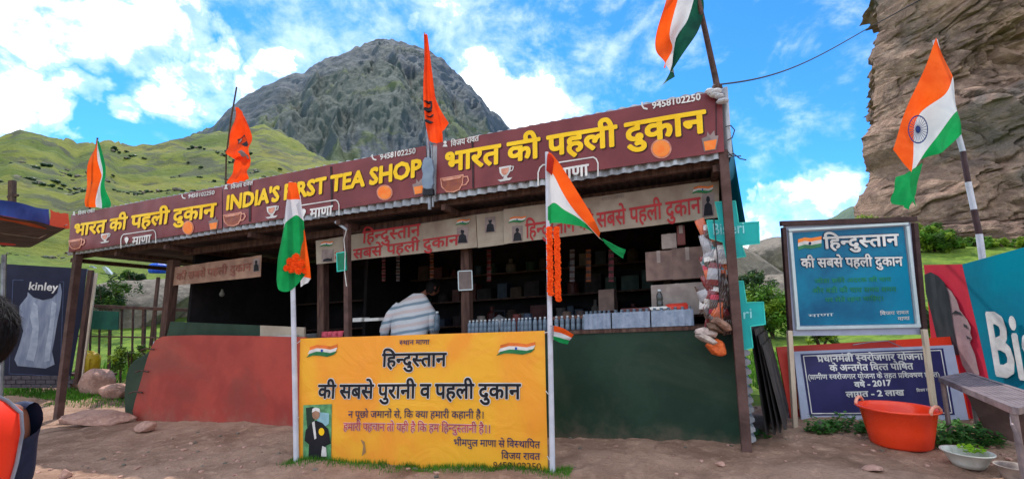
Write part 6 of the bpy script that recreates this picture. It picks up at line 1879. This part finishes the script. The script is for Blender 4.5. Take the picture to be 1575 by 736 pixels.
# snack packets strung up at the right corner
PK = [('orange', (214, 96, 44)), ('silver', (176, 172, 180)), ('brown', (80, 52, 46)), ('dark red', (128, 30, 38)), ('white', (224, 216, 214)), ('brown', (80, 52, 46)), ('pink', (196, 112, 120)), ('silver', (176, 172, 180)), ('dark red', (128, 30, 38)), ('teal', (36, 130, 136))]
rg = random.Random(77); k_ = 0
for cn, cc_ in PK: mat(cn + ' foil', cc_, tuple(int(q_ * .8) for q_ in cc_), .22, 5, spec=.8, bump=.25, bscale=30)
PK2 = ['silver', 'white', 'dark red', 'brown', 'orange']
for row in range(11):
    y = 350 + row * 14.5 + rg.uniform(-4, 4)
    for c_ in range(3 if row < 9 else 3):
        x = 1084 + c_ * 12 + rg.uniform(-7, 7) + (row * .7)
        cn, cc_ = PK[(row * 3 + c_ * 2 + rg.randrange(2)) % len(PK)]
        m = MATS[cn + ' foil']
        k_ += 1; v = .12 - .02 * (c_ % 2) - rg.random() * .05
        c = sy(x, y, v); tw = rg.uniform(-.35, .35)
        ax = -uh3 * math.cos(tw) + np.array([0, 0, 1]) * math.sin(tw); az_ = uh3 * math.sin(tw) + np.array([0, 0, 1]) * math.cos(tw)
        q = MB(); packet_mesh(q, c, rg.uniform(.08, .12), rg.uniform(.17, .23), .03, ax, az_, -VH * .9 + np.array([rg.uniform(-.3, .3), 0, rg.uniform(-.3, .3)]))
        lvl = ['near the top', 'in the upper half', 'in the lower half', 'at the bottom'][min(3, row // 3)]
        m2 = MATS[PK2[rg.randrange(len(PK2))] + ' foil'] if k_ > 3 else m
        tag(q.build('snack_packet', [m, m2], None, origin=c), '%s foil snack packet %s of the bundle beside the right post' % (cn, lvl), 'packet', '%s snack packets %s of the hanging bundle' % (cn, lvl))
q = MB(); q.tube([sy(1098, 336, .02), sy(1104, 400, .0), sy(1110, 510, .0)], .006, 5); tag(q.build('packet_string', CABLE, None, origin=sy(1098, 336, .02)), 'string that carries the snack packets beside the right post', 'string')
# cloth caps and an orange bag piled below the packets
HATC = [(1086, 512, (206, 186, 180), 'grey white cap at the left of the pile'), (1100, 505, (110, 84, 70), 'brown cloth cap on top of the pile'), (1088, 522, (190, 170, 160), 'pale folded cap low in the pile'), (1108, 498, (150, 112, 96), 'tan cap beside the right post, highest in the pile')]
for k, (x, y, c3, lb) in enumerate(HATC):
    c = sy(x, y, -.02 - .02 * k)
    o = stone('sun_hat', c, .115, .09, .05, mat('cap cloth %d' % k, c3, tuple(int(q_ * .75) for q_ in c3), .85, 14, bump=.5, bscale=20), 60 + k, lb + ' beside the right post', None, 'hat', 4, rot=k * .7, flat=.6)
    o.rotation_euler = (.3 * (k - 1), .25, .4 * k)
c = sy(1102, 533, -.04)
ob = stone('orange_bag', c, .13, .10, .085, mat('orange bag cloth', (216, 104, 50), (176, 74, 36), .6, 16, bump=.7, bscale=24), 71, 'rounded orange bag hanging lowest beside the right post', None, 'bag', 4, flat=.9)
ob.rotation_euler = (.1, .2, .3)

# ================================================================== PEOPLE
def skinned(name, joints, edges, m, parent, sub=2, root='pelvis', mats=None):
    names = list(joints)
    o_ = ORG[parent]
    me = bpy.data.meshes.new(name)
    me.from_pydata([tuple(float(c) for c in (np.array(joints[n][0]) - o_)) for n in names], [(names.index(a), names.index(b)) for a, b in edges], [])
    o = bpy.data.objects.new(name, me); COL.objects.link(o)
    sk = o.modifiers.new('s', 'SKIN'); sk.use_smooth_shade = True; sk.branch_smoothing = .6
    for i, n in enumerate(names):
        r = joints[n][1]
        me.skin_vertices[0].data[i].radius = (r, r) if not hasattr(r, '__len__') else r
        me.skin_vertices[0].data[i].use_root = (n == root)
    sd = o.modifiers.new('d', 'SUBSURF'); sd.levels = sub; sd.render_levels = sub
    bpy.context.view_layer.update()
    nm = bpy.data.meshes.new_from_object(o.evaluated_get(bpy.context.evaluated_depsgraph_get()))
    bpy.data.objects.remove(o)
    nm.name = name; nm.materials.clear(); nm.materials.append(m)
    nm.polygons.foreach_set('use_smooth', [True] * len(nm.polygons))
    r = bpy.data.objects.new(name, nm); COL.objects.link(r); r.parent = parent; ORG[r] = o_
    return r
def head_mesh(c, yaw, pitch, parent, m, hm, s=1.0, roll=0.0, cap_low=False):
    """a head facing +y before rotation: skull, jaw, nose, ears, eyes; hair as a child"""
    from mathutils import Euler
    rot = Euler((pitch, roll, yaw)).to_matrix()
    bm = bmesh.new(); bmesh.ops.create_icosphere(bm, subdivisions=4, radius=1)
    for v in bm.verts:
        x, y, z = v.co
        w = .076 * (1 - .22 * max(0, -z) ** 1.5); dpt = .096
        X, Y_, Z_ = x * w, y * dpt, z * .118
        if z < -.2 and y > 0: Y_ += .012 * (-z)
        if y < -.2 and z < -.3: Y_ *= .82; 
        if y > .7:
            nx = math.exp(-(x / .16) ** 2); nz = math.exp(-((z + .12) / .20) ** 2); Y_ += .026 * nx * nz
            Y_ -= .010 * math.exp(-((abs(x) - .36) / .14) ** 2) * math.exp(-((z - .06) / .12) ** 2)
            Y_ += .006 * math.exp(-(x / .3) ** 2) * math.exp(-((z + .45) / .07) ** 2)
        v.co = (X * s, Y_ * s, Z_ * s)
    vs = [np.array(rot @ v.co) + c for v in bm.verts]; fs = [tuple(v.index for v in f.verts) for f in bm.faces]; bm.free()
    q = MB(); q.add(vs, fs)
    for sg in (-1, 1):
        bm = bmesh.new(); bmesh.ops.create_icosphere(bm, subdivisions=2, radius=1)
        ev = [np.array(rot @ Vector((v.co.x * .012 * s + sg * .078 * s, v.co.y * .02 * s - .005, v.co.z * .032 * s - .005))) + c for v in bm.verts]
        q.add(ev, [tuple(v.index for v in f.verts) for f in bm.faces]); bm.free()
    h = q.build('head', m, parent, smooth=True)
    q = MB(); bm = bmesh.new(); bmesh.ops.create_icosphere(bm, subdivisions=5, radius=1)
    idx = {}; vs = []; fs = []
    P = np.array([v.co[:] for v in bm.verts]); nz_ = fbm(P[:, 0] * 4, P[:, 1] * 4, P[:, 2] * 2, 4, 5)
    for f in bm.faces:
        cc = f.calc_center_median()
        if cc.z > (.42 if cc.y > .45 else (-.45 if cc.y > -.05 else -.80)) + .05 * math.sin(cc.x * 22):
            ids = []
            for v in f.verts:
                if v.index not in idx:
                    idx[v.index] = len(vs); t = 1.09 + .022 * nz_[v.index] + (.05 if v.co.z > .2 else 0)
                    vs.append(np.array(rot @ Vector((v.co.x * .079 * t * s, v.co.y * .099 * t * s, v.co.z * .118 * t * s))) + c)
                ids.append(idx[v.index])
            fs.append(tuple(ids))
    bm.free(); q.add(vs, fs)
    rgh = random.Random(5)
    for k_ in range(5200):
        d_ = Vector((rgh.gauss(0, 1), rgh.gauss(0, 1), rgh.gauss(0, 1))).normalized()
        if not d_.z > (.48 if d_.y > .45 else (-.40 if d_.y > -.05 else -.76)): continue
        t_ = 1.10 + (.05 if d_.z > .2 else 0)
        dn = Vector((d_.x * .2, -.25, -1)); dn = (dn - d_ * dn.dot(d_)).normalized(); sw = d_.cross(dn).normalized()
        dn = (dn + sw * rgh.uniform(-.5, .5) + d_ * rgh.uniform(.1, .35)).normalized()
        L_h = rgh.uniform(.018, .04) * s
        b_ = Vector((d_.x * .079 * t_ * s, d_.y * .099 * t_ * s, d_.z * .118 * t_ * s)) * .99
        pp = [b_ - sw * .0012, b_ + sw * .0012, b_ + dn * L_h]
        q.add([np.array(rot @ p_) + c for p_ in pp], [(0, 1, 2)])
    hr = q.build('hair', hm, h, smooth=True)
    q = MB()
    for sg in (-1, 1):
        bm = bmesh.new(); bmesh.ops.create_icosphere(bm, subdivisions=2, radius=1)
        q.add([np.array(rot @ Vector((v.co.x * .011 * s + sg * .028 * s, v.co.y * .008 * s + .085 * s, v.co.z * .006 * s + .008))) + c for v in bm.verts], [tuple(v.index for v in f.verts) for f in bm.faces]); bm.free()
    q.build('eyes', BLACKP, h)
    return h
def hand(parent, wrist, direction, m, s=1.0, side=1, curl=.5):
    d = Vector([float(q_) for q_ in direction]).normalized(); sd_ = d.cross(Vector((0, 0, 1)))
    if sd_.length < .1: sd_ = Vector((1, 0, 0))
    sd_.normalize(); nn = d.cross(sd_).normalized()
    w = Vector([float(q_) for q_ in wrist])
    J = {'pelvis': (w, .022 * s), 'p1': (w + d * .05 * s, (.034 * s, .016 * s)), 'p2': (w + d * .085 * s, (.034 * s, .014 * s))}
    E_ = [('pelvis', 'p1'), ('p1', 'p2')]
    o = skinned('hand', {k: (np.array(v[0]), v[1]) for k, v in J.items()}, E_, m, parent, 2)
    q = MB()
    for k, L in enumerate((.066, .075, .070, .055)):
        b = w + d * .085 * s + sd_ * (k - 1.5) * .019 * s; c1_ = b + d * L * .5 * s - nn * .01 * curl; c2_ = c1_ + (d * .8 - nn * curl).normalized() * L * .45 * s
        q.tube([b, c1_, c2_, c2_ + (d * .3 - nn * curl).normalized() * .012 * s], [.0095 * s, .009 * s, .0075 * s, .004 * s], 7)
    b = w + d * .03 * s + sd_ * side * .03 * s; q.tube([b, b + (d * .6 + sd_ * side * .7).normalized() * .035 * s, b + (d * 1.0 + sd_ * side * .5).normalized() * .065 * s], [.012 * s, .0105 * s, .007 * s], 7)
    f = q.build('fingers', m, parent, smooth=True)
    return o
# shopkeeper, back to the camera, leaning to the right over his work
vm = .95
def mp(px, py, dv=0.0): return sy(px, py, vm + dv)
flo = S(SP(640, 560, vm)[0], vm, .04)
man = thing('person', flo, 'man in a pale striped shirt with his back turned, bending over behind the counter', 'person')
nk = mp(643, 458, .12)
pel = mp(622, 575, .0)
shL, shR = mp(603, 478, .02), mp(662, 474, .08)
elL, elR = mp(590, 513, -.02), mp(667, 512, .2)
knL, knR = pel + np.array([-.10, .03, -.44]), pel + np.array([.12, .03, -.44])
ftz = float(flo[2])
anL, anR = np.array([knL[0], knL[1] + .02, ftz + .08]), np.array([knR[0], knR[1] + .02, ftz + .08])
hdc = mp(666, 442, .14)
haL, haR = mp(600, 545, .22), mp(668, 545, .45)
J = {'pelvis': (pel, (.16, .12)), 'waist': (pel * .6 + nk * .4 + np.array([-.02, 0, 0]), (.13, .10)), 'chest': (pel * .30 + nk * .70, (.13, .10)), 'neck': (nk, .055), 'hb': (hdc * .75 + nk * .25, .05),
     'sl': (mp(612, 476, .08), .06), 'sr': (mp(657, 476, .1), .06), 'el': (mp(593, 506, .0), .045), 'er': (mp(666, 504, .12), .045), 'wl': (haL, .036), 'wr': (haR, .036),
     'hl': (pel + np.array([-.09, 0, -.06]), .095), 'hr': (pel + np.array([.10, 0, -.06]), .095), 'kl': (knL, .06), 'kr': (knR, .06), 'al': (anL, .042), 'ar': (anR, .042), 'tl': (anL + np.array([0, .14, -.05]), .035), 'tr': (anR + np.array([0, .14, -.05]), .035)}
ED = [('pelvis', 'waist'), ('waist', 'chest'), ('chest', 'neck'), ('neck', 'hb'), ('chest', 'sl'), ('chest', 'sr'), ('sl', 'el'), ('sr', 'er'), ('el', 'wl'), ('er', 'wr'), ('pelvis', 'hl'), ('pelvis', 'hr'), ('hl', 'kl'), ('hr', 'kr'), ('kl', 'al'), ('kr', 'ar'), ('al', 'tl'), ('ar', 'tr')]
def thin(J, keys, d): return {k: (J[k][0], tuple(r - d for r in J[k][1]) if hasattr(J[k][1], '__len__') else J[k][1] - d) for k in keys}
body = skinned('body', thin(J, list(J), .008), ED, SKIN, man)
def striped():
    m = bpy.data.materials.new('striped shirt'); m.use_nodes = True
    t = m.node_tree; b = t.nodes['Principled BSDF']
    co = N(t, 'ShaderNodeTexCoord').outputs['Object']
    sp = N(t, 'ShaderNodeSeparateXYZ'); t.links.new(co, sp.inputs[0])
    nz_ = NOISE(t, co, 3, 3, .5)
    z = M(t, 'ADD', M(t, 'ADD', sp.outputs[2], M(t, 'MULTIPLY', sp.outputs[0], -.18)), M(t, 'MULTIPLY', nz_.outputs[0], .05))
    f = M(t, 'FRACT', M(t, 'MULTIPLY', z, 1 / .19))
    blue = M(t, 'MULTIPLY', MR(t, f, .0, .08), MR(t, f, .30, .20))
    pink = M(t, 'MULTIPLY', MR(t, f, .45, .55), MR(t, f, .80, .70))
    c = MIX(t, blue, lin((212, 212, 220)), lin((126, 146, 164)))
    c = MIX(t, M(t, 'MULTIPLY', pink, .6), c, lin((208, 176, 172)))
    t.links.new(c, b.inputs['Base Color']); b.inputs['Roughness'].default_value = .85
    nb = NOISE(t, co, 9, 4, .5, .8); bp = N(t, 'ShaderNodeBump'); bp.inputs['Strength'].default_value = .6; bp.inputs['Distance'].default_value = .03
    t.links.new(nb.outputs[0], bp.inputs['Height']); t.links.new(bp.outputs[0], b.inputs['Normal'])
    return m
ks = ['pelvis', 'waist', 'chest', 'neck', 'sl', 'sr', 'el', 'er', 'wl', 'wr']
JS = {k: (J[k][0], tuple(r + .014 for r in J[k][1]) if hasattr(J[k][1], '__len__') else J[k][1] + .012) for k in ks}
ring = [(451, 636, 652, .05), (456, 628, 656, .075), (464, 616, 661, .10), (472, 607, 665, .125), (482, 603, 666, .14), (494, 602, 664, .145), (508, 602, 658, .14), (524, 601, 653, .135), (545, 598, 650, .14), (570, 595, 652, .15), (590, 595, 652, .15)]
q = MB(); n = 28
vs = []
for (yy, xa, xb, dp) in ring:
    lean_ = .10 * max(0, (560 - yy)) / 105
    a = mp(xa, yy, lean_); b = mp(xb, yy, lean_); c = (a + b) / 2; h_ = (b - a) / 2; nd = VH * dp
    for k in range(n):
        an = 2 * PI * k / n; fold = 1 + .035 * math.sin(5 * an + yy * .11) * (1 if yy > 466 else 0)
        vs.append(c + h_ * math.cos(an) * fold + nd * math.sin(an) * fold)
fs = [(i * n + k, i * n + (k + 1) % n, (i + 1) * n + (k + 1) % n, (i + 1) * n + k) for i in range(len(ring) - 1) for k in range(n)]
q.add(vs, fs)
def sleeve(pts_, rr):
    P = [np.array(p) for p in pts_]; m_ = 22
    q.tube([cr(P, i / m_) + np.array([.004 * math.sin(i * 1.9), 0, .004 * math.cos(i * 2.3)]) for i in range(m_ + 1)], [float(np.interp(i / m_, np.linspace(0, 1, len(rr)), rr)) * (1 + .05 * math.sin(i * 2.1)) for i in range(m_ + 1)], 18)
sleeve([mp(616, 468, .1), mp(603, 483, .06), mp(593, 502, .0), mp(592, 520, .08), mp(598, 540, .2)], [.07, .082, .075, .062, .05])
sleeve([mp(650, 468, .12), mp(661, 480, .1), mp(666, 498, .1), mp(668, 512, .2), mp(668, 535, .38)], [.07, .088, .08, .066, .05])
q.build('shirt', striped(), man, smooth=True)
q = MB(); q.lathe(nk + np.array([-.01, .02, -.03]), [(.085, 0), (.075, .03), (.07, .055), (.062, .055), (.06, .0)], 18, cap=False); q.build('collar', mat('pale collar cloth', (206, 208, 216), None, .85), man, smooth=True)
kt = ['pelvis', 'hl', 'hr', 'kl', 'kr', 'al', 'ar']
JT = {k: (J[k][0], tuple(r + .010 for r in J[k][1]) if hasattr(J[k][1], '__len__') else J[k][1] + .012) for k in kt}
skinned('trousers', JT, [e for e in ED if e[0] in JT and e[1] in JT], DENIM, man)
head_mesh(hdc, R(-55), R(-22), man, SKIN, HAIR, .98)
hand(man, haL, haL - elL, SKIND, 1, 1); hand(man, haR, haR - elR, SKIND, 1, -1)

# visitor at the lower left edge: seen from behind, orange vest over navy jacket
Yp = 1.62
def vp_(px, py, dy=0.0): return at(px, py, Yp + dy)
hx = vp_(-34, 512)
gxy = gz(hx[0], hx[1])
vis = thing('person', (hx[0], hx[1], gxy), 'person with short black hair in an orange red vest and navy sleeves, from behind', 'person')
X0 = float(vp_(-66, 560)[0]); Y0 = Yp; zg = gxy
zs = float(vp_(20, 622)[2])            # shoulder height
nk = np.array([X0, Y0, zs + .06])
J = {'pelvis': (np.array([X0, Y0 + .02, zg + .92]), (.17, .12)), 'waist': (np.array([X0, Y0, zg + 1.08]), (.155, .11)), 'chest': (np.array([X0, Y0, zs - .12]), (.18, .125)), 'neck': (nk, .058), 'hb': (nk + np.array([0, .01, .07]), .05),
     'sl': (np.array([X0 - .19, Y0, zs - .03]), .065), 'sr': (np.array([X0 + .185, Y0, zs - .05]), .05), 'el': (np.array([X0 - .25, Y0 + .04, zs - .33]), .048), 'er': (np.array([X0 + .232, Y0 + .03, zs - .33]), .044),
     'wl': (np.array([X0 - .22, Y0 + .2, zs - .52]), .03), 'wr': (np.array([X0 + .22, Y0 + .2, zs - .52]), .03),
     'hl': (np.array([X0 - .09, Y0, zg + .86]), .095), 'hr': (np.array([X0 + .09, Y0, zg + .86]), .095), 'kl': (np.array([X0 - .1, Y0 + .02, zg + .47]), .06), 'kr': (np.array([X0 + .1, Y0 + .02, zg + .47]), .06),
     'al': (np.array([X0 - .1, Y0 - .01, zg + .09]), .042), 'ar': (np.array([X0 + .1, Y0 - .01, zg + .09]), .042), 'tl': (np.array([X0 - .11, Y0 + .14, zg + .035]), .036), 'tr': (np.array([X0 + .11, Y0 + .14, zg + .035]), .036)}
ya_ = R(78); ca_, sa_ = math.cos(ya_), math.sin(ya_)
J = {k: (np.array([X0 + (v[0][0] - X0) * ca_ - (v[0][1] - Y0) * sa_, Y0 + (v[0][0] - X0) * sa_ + (v[0][1] - Y0) * ca_, v[0][2]]), v[1] if not hasattr(v[1], '__len__') else (.145, .145)) for k, v in J.items()}
skinned('body', thin(J, list(J), .008), ED, SKIN, vis)
JS = {k: (J[k][0], tuple(r + .014 for r in J[k][1]) if hasattr(J[k][1], '__len__') else J[k][1] + .014) for k in ks}
JS['neck'] = (nk - np.array([0, 0, .02]), .068)
JS['wl'] = (J['wl'][0] * .98 + J['el'][0] * .02, .038); JS['wr'] = (J['wr'][0] * .98 + J['er'][0] * .02, .038)
skinned('jacket', JS, [e for e in ED if e[0] in JS and e[1] in JS], NAVYC, vis)
q = MB()
q.lathe(np.array([X0, Y0 - .01, 0]), [(.17, zg + .80), (.20, zg + .84), (.195, zg + 1.0), (.195, zg + 1.12), (.208, zs - .22), (.212, zs - .12), (.20, zs - .05), (.155, zs - .005), (.10, zs + .03), (.072, zs + .065), (.062, zs + .075)], 40, sx=.76, sy=1.0)
vm_ = q.build('vest', VEST, vis, smooth=True)
q = MB()
ptsb = [np.array([X0 + r_ * .78 * math.cos(.62), Y0 - .01 + r_ * 1.03 * math.sin(.62), z_]) for r_, z_ in ((.105, zs + .03), (.158, zs - .003), (.203, zs - .05), (.215, zs - .12), (.211, zs - .22), (.198, zg + 1.12), (.198, zg + 1.0), (.203, zg + .84))]
q.tube(ptsb, .006, 6); q.build('piping', GREYSTR, vis)
JT = {k: (J[k][0], tuple(r + .008 for r in J[k][1]) if hasattr(J[k][1], '__len__') else J[k][1] + .012) for k in kt}
skinned('trousers', JT, [e for e in ED if e[0] in JT and e[1] in JT], DENIM, vis)
head_mesh(hx + np.array([0, 0, 0]), R(80), R(-4), vis, SKIN, HAIR, 1.04)
hand(vis, J['wl'][0], J['wl'][0] - J['el'][0], SKIN, 1, 1); hand(vis, J['wr'][0], J['wr'][0] - J['er'][0], SKIN, 1, -1)
